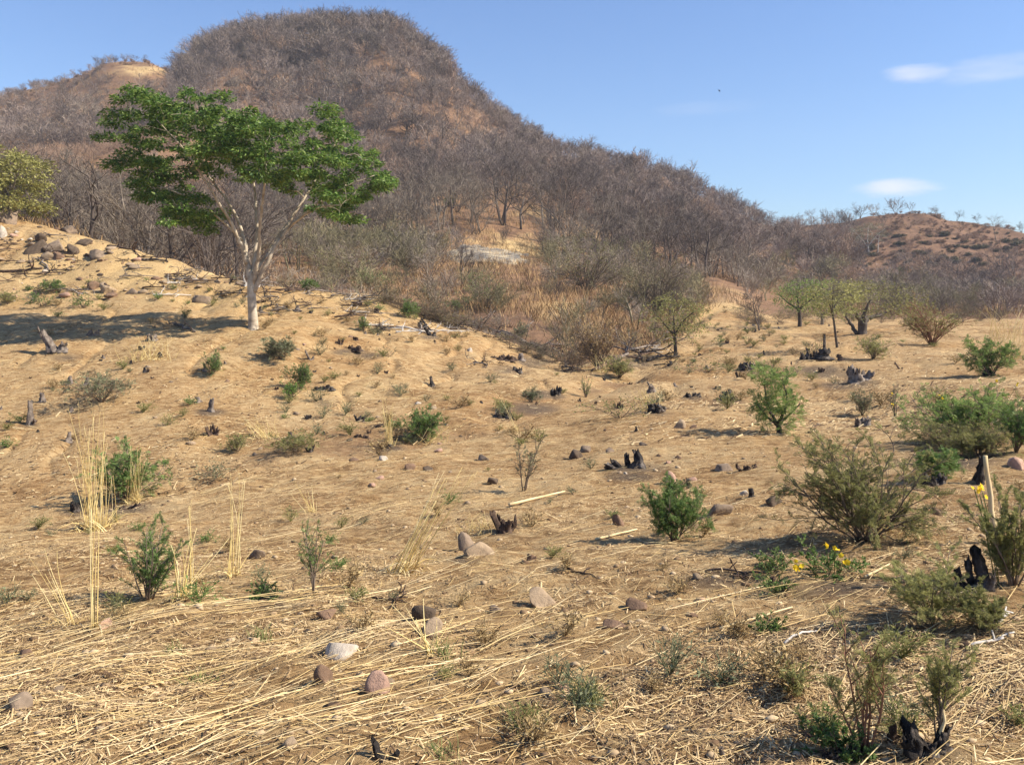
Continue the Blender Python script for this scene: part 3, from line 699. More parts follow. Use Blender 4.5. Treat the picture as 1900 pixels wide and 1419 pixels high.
# ------------------------------------------------------------------ leafy trees built to their own outline
LEAF = {
 'tree': mat('tree_leaves', [(.15, (.045, .095, .02)), (.5, (.105, .19, .034)), (.85, (.21, .28, .065))], 3, island=.8, transl=.33, rough_=.5, spec=.3),
 'acacia': mat('acacia_leaves', [(.2, (.10, .15, .04)), (.5, (.165, .24, .065)), (.85, (.27, .34, .11))], 3, island=.7, objr=.2, transl=.34),
 'olive': mat('olive_leaves', [(.2, (.14, .145, .055)), (.5, (.25, .245, .08)), (.85, (.34, .32, .14))], 3, island=.7, objr=.3, transl=.34),
 'bush': mat('bush_leaves', [(.2, (.075, .125, .032)), (.5, (.13, .205, .055)), (.85, (.21, .29, .09))], 6, island=.8, objr=.25, transl=.32, rough_=.6),
 'bright': mat('bright_leaves', [(.2, (.06, .14, .02)), (.5, (.11, .24, .03)), (.85, (.18, .34, .05))], 6, island=.8, transl=.25, rough_=.5, spec=.3),
 'grey': mat('grey_green_leaves', [(.2, (.09, .10, .055)), (.5, (.15, .165, .085)), (.85, (.22, .23, .13))], 6, island=.8, objr=.3, transl=.15),
 'dry': mat('dry_leaves', [(.2, (.20, .13, .06)), (.5, (.34, .24, .11)), (.85, (.48, .36, .18))], 6, island=.8, objr=.2, transl=.1),
}
PALE = mat('pale_mottled_bark', [(.3, (.23, .18, .13)), (.45, (.37, .30, .22)), (.6, (.49, .415, .32)), (.8, (.61, .54, .43))], 3.5, bump=.35, bscale=20)
def inpoly(P, x, y):
    P = np.asarray(P, float); r = np.zeros(np.shape(x), bool); j = len(P)-1
    for i in range(len(P)):
        xi, yi = P[i]; xj, yj = P[j]
        with np.errstate(all='ignore'): r ^= ((yi > y) != (yj > y)) & (x < (xj-xi)*(y-yi)/(yj-yi)+xi)
        j = i
    return r
def smooth_path(pts, r, n):
    pts = np.asarray(pts, float); s = np.concatenate([[0], np.cumsum(np.linalg.norm(np.diff(pts, axis=0), axis=1))]); t = np.linspace(0, s[-1], n)
    P = np.stack([interp1(s, pts[:, k], t) for k in range(3)], 1); return P, np.interp(t, s, np.asarray(r, float))
def leafy_tree(seed, name, label, cat, base, limbs, poly, ncl, depth, leaf, barkm, nleaf, lsize, cl_r, group=None, flat=.45, twig=.5, frond=0, rmin=.012):
    """base pixel; limbs: lists of (px, py, depth, radius); poly: outline of the crown in pixels"""
    rng = np.random.default_rng(seed)
    b = hit(*base); Y0 = b[1]; k = Y0/FL
    W = lambda px, py, dz: np.stack([(np.asarray(px)-base[0])*k, np.asarray(dz)*1.0, (base[1]-np.asarray(py))*k], -1)
    root = thing(name, label, cat, tuple(b-np.array([0, 0, .04])), group)
    tr = G(); nodes = []; nrad = []
    for lm in limbs:
        lm = np.array(lm, float); P, R = smooth_path(W(lm[:, 0], lm[:, 1], lm[:, 2]), lm[:, 3], max(8, len(lm)*4))
        P[1:-1] += (lm[0, 1] < base[1])*rng.normal(size=(len(P)-2, 3))*R[1:-1, None]*.25
        polytubes(tr, P[None], R[None], 10); nodes.append(P[len(P)//3:]); nrad.append(R[len(P)//3:])
    nodes = np.concatenate(nodes); nrad = np.concatenate(nrad)
    # clusters spread through the outline
    poly = np.asarray(poly, float); x0, y0 = poly.min(0); x1, y1 = poly.max(0); cx = (x0+x1)/2; hw = (x1-x0)/2
    C = []; 
    while len(C) < ncl:
        nc = 40 if len(C) < .68*ncl else 4; c = np.stack([rng.uniform(x0, x1, nc), rng.uniform(y0, y1, nc)], 1); c = c[inpoly(poly, c[:, 0], c[:, 1])]
        if not len(c): continue
        dz = rng.uniform(-1, 1, len(c))*depth*np.sqrt(np.clip(1-((c[:, 0]-cx)/hw)**2, .03, 1))
        w = W(c[:, 0], c[:, 1], dz)
        if C:
            d = np.min(np.linalg.norm((w[:, None]-np.array(C)[None])*np.array([1, 1, 1.6]), axis=-1), 1); C.append(w[int(np.argmax(d))])
        else: C.append(w[0])
    C = np.array(C)
    d0 = np.min(np.linalg.norm(C[:, None]-nodes[None], axis=-1), 1); order = np.argsort(d0)
    cdir = np.zeros_like(C)
    for i in order:
        c = C[i]; dd = nodes-c; cost = np.linalg.norm(dd, axis=1)+.8*np.maximum(dd[:, 2], 0); j = int(np.argmin(cost)); a = nodes[j]
        v = c-a; L = np.linalg.norm(v)
        mid1 = a+v*.35+np.array([0, 0, .10*L])+rng.normal(size=3)*.05*L; mid2 = a+v*.7+np.array([0, 0, .08*L])+rng.normal(size=3)*.06*L
        r0 = min(nrad[j]*.6, .012+.022*L*twig+.006); P, R = smooth_path([a, mid1, mid2, c], [r0, r0*.75, r0*.5, rmin*.7], 9)
        polytubes(tr, P[None], np.maximum(R, rmin*.6)[None], 5)
        nodes = np.concatenate([nodes, P[3:]]); nrad = np.concatenate([nrad, np.maximum(R[3:], rmin*.6)]); cdir[i] = norm(v)
    g = G()
    sz = .55+.9*rng.random(ncl)**1.3
    for i in range(ncl):
        n = int(nleaf*sz[i]**1.5); r = cl_r*sz[i]
        q = norm(rng.normal(size=(n, 3)))*(rng.random((n, 1))**.5)*r; q[:, 2] = q[:, 2]*flat-.25*(q[:, 0]**2+q[:, 1]**2)/max(r, .01)*.6
        q += rng.normal(size=3)*.1*r
        dout = norm(q*np.array([1, 1, .6])+cdir[i]*.3*r+1e-6)
        if frond: fronds(g, rng, C[i]+q*.8, dout, lsize[0], frond, lsize[1], up=.7, spread=.6)
        else: leaves(g, rng, C[i]+q, lsize[0], lsize[1], up=.8, d=dout, droop=.25)
    tr.obj('trunk', barkm, root, smooth=True); g.obj('crown', leaf, root)
    return root

MAIN_POLY = [(188, 243), (225, 228), (215, 205), (262, 195), (250, 166), (330, 190), (375, 180), (425, 205), (470, 200), (500, 225), (552, 232), (585, 252), (590, 222), (625, 205), (640, 238), (660, 268), (697, 256), (700, 300), (722, 335), (690, 355), (655, 380), (660, 405), (622, 408), (588, 392), (606, 355), (560, 338), (520, 345), (470, 325), (440, 312), (400, 322), (370, 300), (330, 318), (318, 345), (350, 372), (392, 368), (385, 396), (360, 428), (343, 400), (305, 388), (258, 368), (240, 333), (215, 300), (232, 275)]
MAIN_LIMBS = [
 [(470, 616, 0, .30), (470, 604, 0, .215), (469, 580, 0, .185), (467, 550, 0, .175), (466, 520, 0, .15), (467, 500, 0, .06)],
 [(466, 530, 0, .14), (458, 490, .1, .11), (448, 440, .3, .095), (430, 400, .6, .08), (395, 350, .9, .06), (350, 300, 1.2, .045), (295, 262, 1.4, .02)],
 [(458, 490, .1, .10), (440, 425, -.3, .085), (420, 380, -.9, .065), (400, 335, -1.4, .05), (370, 285, -1.8, .03), (330, 240, -2.0, .015)],
 [(466, 522, 0, .13), (468, 480, .3, .10), (470, 440, .5, .085), (462, 390, .9, .07), (452, 340, 1.4, .05), (440, 285, 1.7, .02)],
 [(468, 525, 0, .12), (482, 480, -.2, .09), (490, 430, -.6, .075), (502, 380, -1.1, .06), (515, 330, -1.6, .045), (520, 280, -2.0, .02)],
 [(470, 540, 0, .14), (488, 500, 0, .115), (510, 455, .1, .095), (540, 412, .3, .08), (585, 372, .5, .06), (640, 338, .7, .04), (690, 318, .8, .015)],
 [(510, 455, .1, .09), (530, 405, .7, .075), (555, 350, 1.3, .055), (580, 300, 1.7, .035), (606, 245, 1.9, .015)],
 [(540, 412, .3, .06), (575, 395, -.3, .045), (615, 385, -.9, .03), (645, 385, -1.2, .012)],
 [(448, 445, .3, .07), (415, 410, -.1, .055), (375, 375, -.5, .04), (320, 352, -.9, .028), (270, 335, -1.1, .012)],
 [(395, 350, .9, .045), (365, 330, 1.6, .035), (310, 300, 2.1, .022), (250, 270, 2.3, .012)],
 [(478, 500, 0, .08), (500, 440, 1.0, .065), (520, 390, 1.9, .05), (548, 330, 2.5, .03), (570, 280, 2.8, .012)],
]
leafy_tree(3, 'green_tree', 'tall green umbrella-shaped tree with a pale trunk standing alone on the bare slope', 'tree', (470, 612), [[(a, b, c, r*(.9 if b > 515 else .76)) for a, b, c, r in lm] for lm in MAIN_LIMBS], MAIN_POLY, 300, 2.9, LEAF['tree'], PALE, 185, (.155, .066), .42, flat=.42)

# ------------------------------------------------------------------ shrubs
STEM = mat('shrub_stems', [(.3, (.10, .075, .055)), (.7, (.24, .18, .13))], 8, objr=.3)
RSTEM = mat('reddish_stems', [(.3, (.16, .075, .045)), (.7, (.30, .16, .10))], 8)
def shrub(seed, name, label, cat, px, py, wpx, hpx, leaf='bush', kind='bush', nl=1.0, group=None, stem=None, ls=1.0, lean=0.0, obj_at=None, sink=.02):
    """px, py: where it meets the soil; wpx, hpx: its size in the picture"""
    rng = np.random.default_rng(seed)
    b = hit(px, py) if obj_at is None else obj_at; k = b[1]/FL; w, h = wpx*k, hpx*k
    root = thing(name, label, cat, tuple(b-np.array([0, 0, sink])), group)
    P0 = dict(bush=(14, .55, [dict(K=5, w=.16, up=.04, m=6, start=.12, sp=.6, lr=.55, tip=.4), dict(K=3, w=.2, up=.05, m=5, start=.1, sp=.7, lr=.55, tip=.4), dict(K=2, w=.2, up=.03)]),
              feather=(26, .6, [dict(K=6, w=.13, up=-.01, m=6, start=.2, sp=.55, lr=.5, tip=.35), dict(K=4, w=.16, up=-.02, m=4, start=.1, sp=.6, lr=.55, tip=.4), dict(K=3, w=.18, up=-.05)]),
              stemmy=(15, .26, [dict(K=6, w=.08, up=.05, m=7, start=.15, sp=.6, lr=.32, tip=.3), dict(K=3, w=.15, up=.08)]),
              low=(12, 1.1, [dict(K=4, w=.2, up=.02, m=5, start=.2, sp=.8, lr=.5, tip=.4), dict(K=2, w=.2, up=.05)]),
              sapling=(6, .16, [dict(K=7, w=.08, up=.04, m=7, start=.3, sp=.75, lr=.4, tip=.3), dict(K=3, w=.15, up=.05)]))[kind]
    n, th, lv = P0
    a = rng.random(n)*2*pi; s = th*np.sqrt(rng.random(n))*1.3
    d = np.stack([np.cos(a)*s+lean, np.sin(a)*s, np.ones(n)], -1); p = np.stack([np.cos(a), np.sin(a), a*0], -1)*.03*rng.random((n, 1))
    sk = fit(grow(rng, p, d, .7*(.55+.5*rng.random(n)), .012, lv), w, h)
    g = G()
    for i, (P, R, D) in enumerate(sk):
        r = h*(.011, .006, .0035)[i]*(R/R[:, :1]); polytubes(g, P, np.maximum(r, .0012), 5 if i == 0 else 3)
    g.obj('stems', stem or STEM, root)
    L = G(); P, R, D = sk[-1]
    dens_ = {'bush': 1500, 'feather': 1500, 'stemmy': 900, 'low': 700, 'sapling': 260}[kind]*nl
    fine = kind in ('feather', 'bush') 
    sc = max(.55, min(1.0, (w*h)**.5))*float(np.clip(b[1]/11, .5, 1))      # leaf size follows the plant only a little
    near_ = float(np.clip(b[1]/11, .5, 1)); N = int(dens_*(1 if b[1] < 14 else .8)*near_**-1.5*(1.9 if kind in ('feather', 'bush') and b[1] < 13 else 1.25))
    q, dd = sample_nodes(rng, P, D, N, .1)
    if len(sk) > 2:
        q2, d2 = sample_nodes(rng, sk[1][0], sk[1][2], N//4, .5); q = np.concatenate([q, q2]); dd = np.concatenate([dd, d2])
    if leaf in ('bright', 'tree') or kind == 'low': leaves(L, rng, q, .06*sc*ls, .028*sc*ls, up=.6, d=dd)
    else:
        m = 7 if b[1] < 16 else 5
        fronds(L, rng, q, dd, .095*sc*ls, m, .011*sc*ls*(1 if b[1] < 16 else 1.6), up=.6)
    L.obj('leaves', LEAF[leaf], root)
    return root

SHRUBS = [
 # px, py, w, h, leaf, kind, density, label
 (1605, 1005, 280, 200, 'olive', 'feather', .55, 'largest feathery olive-green shrub with wispy arching branches on the right'),
 (1252, 1003, 112, 112, 'bush', 'bush', .7, 'dense dark green bush left of the big feathery shrub'),
 (785, 818, 80, 62, 'bush', 'bush', 1.0, 'rounded green bush at the edge of the gully'),
 (275, 1112, 130, 150, 'bush', 'stemmy', .9, 'dark green shrub of upright stems among straw on the left'),
 (232, 930, 120, 110, 'bush', 'bush', 1.0, 'dark green bush behind the tall golden grass clumps'),
 (541, 740, 50, 34, 'bright', 'bush', .7, 'small bright green leafy bush below the lone tree'),
 (556, 722, 52, 48, 'bush', 'bush', .7, 'dull green bush just behind the bright green one'),
 (520, 666, 76, 40, 'grey', 'bush', .8, 'grey-green bush with a dark twig on the slope below the lone tree'),
 (405, 884, 95, 38, 'grey', 'low', .8, 'flat grey-green shrub on the gully bank above the raked straw'),
 (548, 838, 110, 36, 'olive', 'bush', .6, 'low olive shrub trailing along the gully bank'),
 (440, 838, 50, 34, 'olive', 'bush', .45, 'small olive shrub beside the leaning golden straw on the gully bank'),
 (984, 747, 36, 24, 'grey', 'bush', .6, 'small spiky green bush on a dark burnt and shaded patch'),
 (1087, 737, 22, 38, 'bright', 'stemmy', .5, 'narrow upright bright green plant right of a burnt stub'),
 (760, 590, 38, 36, 'bush', 'bush', .6, 'green bush on the crest of the bare slope by the fallen branches'),
 (675, 614, 26, 26, 'bush', 'bush', .45, 'small green bush right of the lone tree trunk'),
 (572, 538, 40, 20, 'bush', 'bush', .45, 'small dark green bush on the crest right of the lone tree'),
 (392, 696, 38, 44, 'bush', 'bush', .45, 'small green bush growing by a grey stub below the lone tree'),
 (96, 542, 38, 22, 'bush', 'bush', .45, 'green cushion bush on the left bank above the tree shadow'),
 (78, 568, 60, 30, 'bush', 'low', .9, 'dark leafy bush in the tree shadow, left one of two'),
 (155, 572, 52, 30, 'bush', 'low', .9, 'dark leafy bush in the tree shadow, right one of two'),
 (15, 565, 46, 28, 'olive', 'bush', .4, 'dull olive bush at the far left end of the tree shadow'),
 (1545, 1062, 150, 58, 'bush', 'low', 1.2, 'low leafy plant with yellow flowers below the big feathery shrub'),
 (1440, 1060, 90, 46, 'bush', 'low', .5, 'sparse low green plant left of the yellow flowers'),
 (1425, 1172, 62, 36, 'bush', 'low', .35, 'small lone broad-leaved green plant on the straw'),
 (1880, 1085, 130, 180, 'olive', 'stemmy', 1.9, 'leafy green shrub at the right edge behind the big burnt stump'),
 (1735, 1150, 190, 120, 'olive', 'stemmy', 1.0, 'thin weedy green shrub in front of the big burnt stump'),
 (1835, 1165, 130, 90, 'olive', 'stemmy', .8, 'leafy shrub right of the thin weedy one, over bleached sticks'),
 (1470, 1300, 36, 60, 'olive', 'sapling', .25, 'tiny sprig left of the reddish stems'),
 (1600, 1395, 150, 260, 'olive', 'sapling', 1.0, 'tall shrub of thin reddish stems with few leaves at the bottom right'),
 (1560, 1400, 140, 70, 'bush', 'low', .9, 'low dark green growth at the foot of the reddish stems'),
 (1742, 1385, 110, 205, 'olive', 'sapling', .9, 'thin-stemmed green shrub growing out of a burnt stump at the bottom right'),
 (582, 1105, 80, 150, 'bush', 'sapling', .45, 'thin upright sapling with small dark leaves left of centre'),
 (485, 1115, 76, 40, 'bush', 'low', .5, 'low dark green shrub around a small burnt stub'),
 (972, 910, 60, 105, 'grey', 'sapling', .5, 'thin leaning sapling with few leaves above the straw pole'),
 (1662, 775, 28, 62, 'grey', 'sapling', .35, 'thin plant with yellow flowers beside the far side of the big shrub'),
 (1690, 800, 40, 26, 'bush', 'low', .3, 'tiny green plant right of the thin yellow-flowered one'),
 (1800, 822, 205, 112, 'acacia', 'feather', .55, 'wide spreading fresh green shrub at the right edge'),
 (1885, 838, 90, 95, 'bush', 'bush', .6, 'dark green bush under the wide spreading shrub at the right edge'),
 (1760, 835, 130, 60, 'olive', 'feather', .35, 'olive lower fringe of the wide spreading shrub'),
 (1838, 698, 95, 72, 'acacia', 'bush', 1.0, 'bright green feathery bush on a dark stump near the right edge'),
 (1735, 885, 90, 55, 'bush', 'bush', .6, 'green shoots around a black stump behind the wooden stake'),
 (1815, 850, 100, 60, 'olive', 'feather', .6, 'olive shoots above a dark burnt trunk left of the wooden stake'),
 (1600, 770, 34, 50, 'grey', 'bush', .3, 'small grey-green shoot left of a pale ashen-grey stump'),
 (1270, 905, 40, 18, 'grey', 'low', .2, 'tiny green weed above the dark green bush'),
 (905, 572, 95, 66, 'acacia', 'bush', .9, 'green shrub at the mouth of the ravine'),
 (850, 582, 60, 40, 'bush', 'bush', .7, 'bright green low shrub left of the ravine mouth'),
 (692, 536, 64, 38, 'acacia', 'bush', .7, 'light green shrub behind the crest right of the lone tree'),
 (965, 630, 40, 34, 'grey', 'bush', .5, 'grey-green bush among the fallen branches on the ridge'),
 (1110, 685, 100, 95, 'dry', 'feather', .9, 'dry brown wispy bush at the head of the gully'),
 (1150, 700, 60, 40, 'olive', 'feather', .5, 'small olive wispy bush right of the dry brown one'),
 (1150, 775, 150, 50, 'olive', 'low', .35, 'thin olive ground shrub on the gully lip'),
 (1110, 478, 120, 40, 'acacia', 'bush', 1.6, 'bright green bushy patch on the hill above the dark boulder'),
 (1165, 480, 70, 34, 'olive', 'bush', 1.2, 'dull green bush right of the bright green patch on the hill'),
 (830, 385, 36, 24, 'acacia', 'bush', .9, 'small round green bush high on the hill slope'),
 (280, 462, 76, 48, 'acacia', 'bush', .9, 'green bush behind the crest left of the lone tree'),
 (150, 425, 120, 36, 'acacia', 'bush', .8, 'yellow-green bush behind the rocky left crest'),
 (215, 362, 70, 22, 'acacia', 'bush', .7, 'dark green bush on the russet spur left of the lone tree'),
 (740, 470, 90, 42, 'olive', 'bush', .9, 'olive bush on the hill foot left of the pale rock slab'),
 (640, 525, 130, 70, 'olive', 'feather', 1.0, 'broad dull olive thicket bush behind the crest'),
 (1090, 545, 150, 90, 'olive', 'feather', 1.0, 'broad olive thicket bush right of the sandy clearing'),
 (1215, 585, 140, 110, 'olive', 'feather', 1.2, 'tall olive thicket bush behind the small gully tree'),
 (1730, 640, 115, 85, 'olive', 'feather', 1.0, 'wispy olive shrub with reddish stems in the field on the right'),
 (1515, 660, 50, 30, 'olive', 'low', .3, 'thin weeds around a spiked black stump'),
 (1620, 665, 60, 40, 'olive', 'feather', .4, 'thin yellow-green shrub in the field behind a burnt stump'),
 (1440, 700, 110, 30, 'olive', 'low', .3, 'thin green weeds behind the two-tiered sapling'),
 (1310, 690, 120, 34, 'olive', 'low', .35, 'thin olive weeds left of a round black stump'),
 (190, 745, 130, 55, 'grey', 'feather', .5, 'grey twiggy scrub with few leaves behind the tallest golden grass'),
 (735, 724, 34, 16, 'grey', 'low', .25, 'small grey-green weed clump right of a thin burnt stub'),
 (720, 662, 44, 22, 'grey', 'low', .3, 'grey-green weed clump on a dark patch below the crest'),
 (843, 628, 30, 12, 'bush', 'low', .3, 'flat green weed below the fallen branches'),
]
for i, (px, py, w, h, lf, kd, nl, lab) in enumerate(SHRUBS):
    nm = {'sapling': 'sapling', 'low': 'leafy_plant'}.get(kd, 'shrub')
    shrub(300+i, nm, lab, 'sapling' if kd == 'sapling' else 'plant' if kd == 'low' else 'bush', px, py, w, h, lf, kd, nl, stem=RSTEM if 'reddish stems' in lab else None, ls=1.5 if py < 560 else 1.15 if py < 720 else 1.0)

def edge_scrub():
    """low grey-green scrub that frays the far edge of the field and the mouth of the ravine"""
    rng = np.random.default_rng(91); ms = []
    for k in range(5):
        st = G(); lf = G(); n = 14; a = rng.random(n)*6.28; s = .2+.8*rng.random(n)
        sk = fit(grow(rng, np.zeros((n, 3)), np.stack([np.cos(a)*s, np.sin(a)*s, np.ones(n)], -1), .6*(.6+.6*rng.random(n)), .01, [dict(K=4, w=.18, m=6, start=.15, sp=.7, lr=.55), dict(K=3, w=.2, m=4, lr=.6), dict(K=2, w=.2)]), 2.2, 1.3)
        for P, R, D in sk: polytubes(st, P, np.maximum(R*.8, .004), 3)
        q, dd = sample_nodes(rng, sk[2][0], sk[2][2], 520 if k < 3 else 160, .1); leaves(lf, rng, q, .07, .028, d=dd); ms.append((st, lf, ('olive', 'grey', 'olive', 'dry', 'grey')[k]))
    masters = {}
    spots = [(rng.uniform(1380, 1910), rng.uniform(590, 604), 0) for _ in range(30)]+[(rng.uniform(700, 1090), None, 1) for _ in range(26)]
    for px, py, w in spots:
        if py is None: py = float(np.interp(px, [560, 700, 800, 900, 1000, 1070], [540, 552, 591, 621, 658, 683]))+rng.uniform(-1, 8)
        b = hit(px, py)
        if b[1] > 85: continue
        k = int(rng.integers(5)); s = rng.uniform(.4, 1.15)*(1 if w == 0 else .8); lab = ('thin grey-green scrub along the far edge of the field', 'thin scrub along the crest at the mouth of the ravine')[w]; grp = ('scrub along the far field edge', 'scrub along the ravine crest')[w]
        if k not in masters:
            o = thing('scrub_bush', lab, 'bush', tuple(b-np.array([0, 0, .03])), grp, rng.random()*6); o.scale = (s, s, s); ms[k][0].obj('stems', STEM, o); ms[k][1].obj('leaves', LEAF[ms[k][2]], o); masters[k] = o
        else: dup(masters[k], tuple(b-np.array([0, 0, .03])), rng.random()*6, (s*rng.uniform(.9, 1.5), s, s*rng.uniform(.7, 1.1)), lab, grp)
edge_scrub()

# yellow flowers on their plants
PETAL = mat('yellow_petals', [(.3, (.75, .48, .02)), (.7, (.85, .62, .04))], 20, transl=.25)
def flowers(owner_label, spots):
    o = next(q for q in bpy.data.objects if q.get('label') == owner_label)
    for (px, py, dz) in spots:
        rng = np.random.default_rng(int(px*7+py)); Y = o.location.y+dz; k = Y/FL
        c = np.array([(px-950)*k, Y, zr(py, Y)]); g = G(); st = G()
        for _ in range(3):
            cc = c+rng.normal(size=3)*.016; a = rng.random()*6.28+np.arange(5)*2*pi/5; n = norm(rng.normal(size=3)+np.array([0, -.8, .6])); u, v = frames(n)
            dd = np.cos(a)[:, None]*u+np.sin(a)[:, None]*v; s = np.cross(n, dd); l = .017*(.8+.4*rng.random())
            V = np.stack([np.repeat(cc[None], 5, 0), cc+dd*l*.6+s*l*.42+n*l*.2, cc+dd*l+n*l*.3, cc+dd*l*.6-s*l*.42+n*l*.2], 1); i = np.arange(5)*4
            g.add(V, np.stack([i, i+1, i+2, i+3], 1))
        gz = float(H(c[0], c[1])); t = np.linspace(0, 1, 5)[:, None]
        base = np.array([o.location.x+(c[0]-o.location.x)*.45, o.location.y+(Y-o.location.y)*.5, gz])
        P = base+(c-base)*t+np.array([0, 0, .04])*np.sin(pi*t); off = np.array(o.location)
        polytubes(st, (P-off)[None], np.full((1, 5), .0025), 5)
        f = G(); f.v = [x-off for x in g.v]; f.f = g.f; f.n = g.n; f.t = g.t
        st_o = st.obj('flower_stalk', LEAF['bush'], o); f.obj('flower', PETAL, st_o)
flowers('low leafy plant with yellow flowers below the big feathery shrub', [(1475, 1043, -.2), (1530, 1010, -.1), (1550, 1022, -.1), (1572, 1048, -.2), (1480, 1050, -.2)])
flowers('thin plant with yellow flowers beside the far side of the big shrub', [(1655, 731, 0), (1656, 752, -.05)])
flowers('leafy green shrub at the right edge behind the big burnt stump', [(1808, 907, 0), (1823, 913, 0), (1818, 918, 0)])
flowers('wide spreading fresh green shrub at the right edge', [(1745, 737, -.3), (1848, 706, 0), (1888, 712, 0)])

# ------------------------------------------------------------------ more leafy trees
DARKB = BARK['dark']
leafy_tree(31, 'two_tiered_sapling', 'small green feathery sapling in two tiers on a short dark trunk in the field', 'sapling', (1446, 806),
 [[(1446, 808, 0, .055), (1446, 795, 0, .045), (1443, 780, 0, .04)], [(1443, 782, 0, .03), (1432, 760, .1, .02), (1425, 735, .1, .015), (1420, 700, .05, .008)], [(1443, 782, 0, .03), (1452, 755, -.1, .02), (1458, 730, -.05, .012), (1450, 700, 0, .006)], [(1443, 785, 0, .025), (1470, 765, .1, .015), (1488, 745, .1, .006)], [(1443, 785, 0, .025), (1418, 765, -.1, .015), (1402, 745, -.1, .006)]],
 [(1398, 735), (1420, 722), (1415, 705), (1402, 680), (1420, 676), (1435, 688), (1458, 685), (1468, 700), (1448, 722), (1470, 732), (1492, 738), (1485, 755), (1475, 775), (1450, 790), (1425, 790), (1418, 770), (1402, 755)], 85, .42, LEAF['acacia'], DARKB, 15, (.11, .013), .10, flat=.7, twig=.25, frond=7, rmin=.004)
leafy_tree(32, 'gully_tree', 'small olive-green tree with a thin dark trunk at the head of the gully', 'tree', (1254, 660),
 [[(1254, 663, 0, .10), (1253, 640, 0, .08), (1252, 620, 0, .07)], [(1252, 622, 0, .06), (1235, 600, .3, .04), (1215, 575, .5, .015)], [(1252, 622, 0, .06), (1262, 598, -.3, .04), (1285, 575, -.5, .015)], [(1252, 620, 0, .05), (1250, 590, 0, .03), (1248, 565, .2, .012)]],
 [(1195, 590), (1205, 565), (1235, 548), (1270, 550), (1300, 565), (1312, 590), (1305, 615), (1280, 630), (1262, 615), (1240, 625), (1215, 620)], 70, 1.3, LEAF['olive'], DARKB, 34, (.15, .045), .45, twig=.35)
leafy_tree(33, 'field_tree', 'green flat-topped tree with a single straight trunk at the far edge of the field', 'tree', (1484, 606),
 [[(1484, 608, 0, .14), (1484, 590, 0, .11), (1482, 572, 0, .10)], [(1482, 574, 0, .08), (1465, 560, .4, .05), (1450, 545, .6, .02)], [(1482, 574, 0, .08), (1500, 555, -.4, .05), (1520, 535, -.6, .02)], [(1482, 572, 0, .07), (1482, 550, .2, .05), (1488, 525, .3, .02)]],
 [(1440, 550), (1452, 530), (1480, 519), (1505, 518), (1535, 518), (1535, 532), (1525, 548), (1508, 562), (1490, 572), (1462, 570), (1445, 562)], 75, 1.7, LEAF['acacia'], DARKB, 26, (.18, .055), .48, twig=.35)
leafy_tree(34, 'field_tree', 'tall thin-stemmed olive tree leaning in front of the field edge', 'tree', (1553, 645),
 [[(1554, 648, 0, .06), (1551, 625, 0, .05), (1548, 600, 0, .045), (1544, 575, 0, .04)], [(1544, 577, 0, .035), (1560, 555, .3, .02), (1578, 530, .4, .008)], [(1544, 577, 0, .035), (1530, 555, -.3, .02), (1515, 540, -.3, .008)], [(1544, 580, 0, .03), (1545, 550, 0, .02), (1548, 525, .1, .008)]],
 [(1495, 560), (1500, 535), (1530, 525), (1565, 520), (1590, 520), (1605, 540), (1590, 560), (1570, 575), (1550, 580), (1530, 585), (1510, 580)], 70, 1.0, LEAF['olive'], DARKB, 26, (.14, .042), .38, twig=.25, rmin=.006)
leafy_tree(35, 'field_tree', 'broad olive tree with a thick dark trunk and low spreading limbs at the field edge', 'tree', (1600, 620),
 [[(1600, 623, 0, .30), (1600, 612, 0, .24), (1601, 598, 0, .26)], [(1601, 602, 0, .17), (1615, 590, .4, .13), (1640, 585, .8, .09), (1680, 572, 1.2, .03)], [(1600, 602, 0, .17), (1588, 585, -.3, .11), (1570, 570, -.8, .04)], [(1600, 604, 0, .16), (1602, 580, -.2, .11), (1610, 555, -.4, .04)], [(1590, 618, 0, .12), (1582, 600, .3, .09), (1575, 585, .5, .05)]],
 [(1545, 570), (1560, 545), (1590, 528), (1630, 522), (1670, 530), (1705, 545), (1722, 565), (1715, 585), (1680, 590), (1650, 578), (1625, 585), (1590, 580), (1565, 590)], 100, 2.6, LEAF['olive'], DARKB, 22, (.17, .05), .62, twig=.35)
leafy_tree(36, 'field_tree', 'small grey-barked tree between the flat-topped and the broad tree', 'tree', (1525, 602),
 [[(1525, 604, 0, .13), (1526, 592, 0, .11), (1525, 582, 0, .10)], [(1525, 584, 0, .07), (1510, 570, .3, .03)], [(1525, 584, 0, .07), (1540, 568, -.3, .03)]],
 [(1500, 575), (1505, 555), (1530, 548), (1555, 555), (1560, 575), (1540, 582), (1515, 584)], 35, 1.2, LEAF['olive'], BARK['grey'], 26, (.17, .05), .45, twig=.3)
leafy_tree(37, 'left_edge_tree', 'yellow-green bushy tree behind the rocky crest at the left edge', 'tree', (18, 408),
 [[(18, 412, 0, .16), (18, 385, 0, .13), (18, 370, 0, .11)], [(18, 372, 0, .08), (0, 345, .5, .05), (-20, 310, .8, .02)], [(18, 372, 0, .08), (35, 345, -.5, .05), (50, 315, -.8, .02)], [(18, 372, 0, .08), (20, 330, 0, .05), (15, 295, .2, .02)]],
 [(-60, 330), (-40, 290), (0, 275), (35, 278), (60, 300), (72, 330), (60, 355), (50, 385), (20, 395), (-30, 395), (-60, 370)], 120, 2.4, mat('yellow_green_leaves', [(.2, (.17, .165, .05)), (.5, (.27, .255, .08)), (.85, (.36, .34, .13))], 3, island=.7, transl=.2), BARK['grey'], 75, (.22, .09), .6, twig=.35)
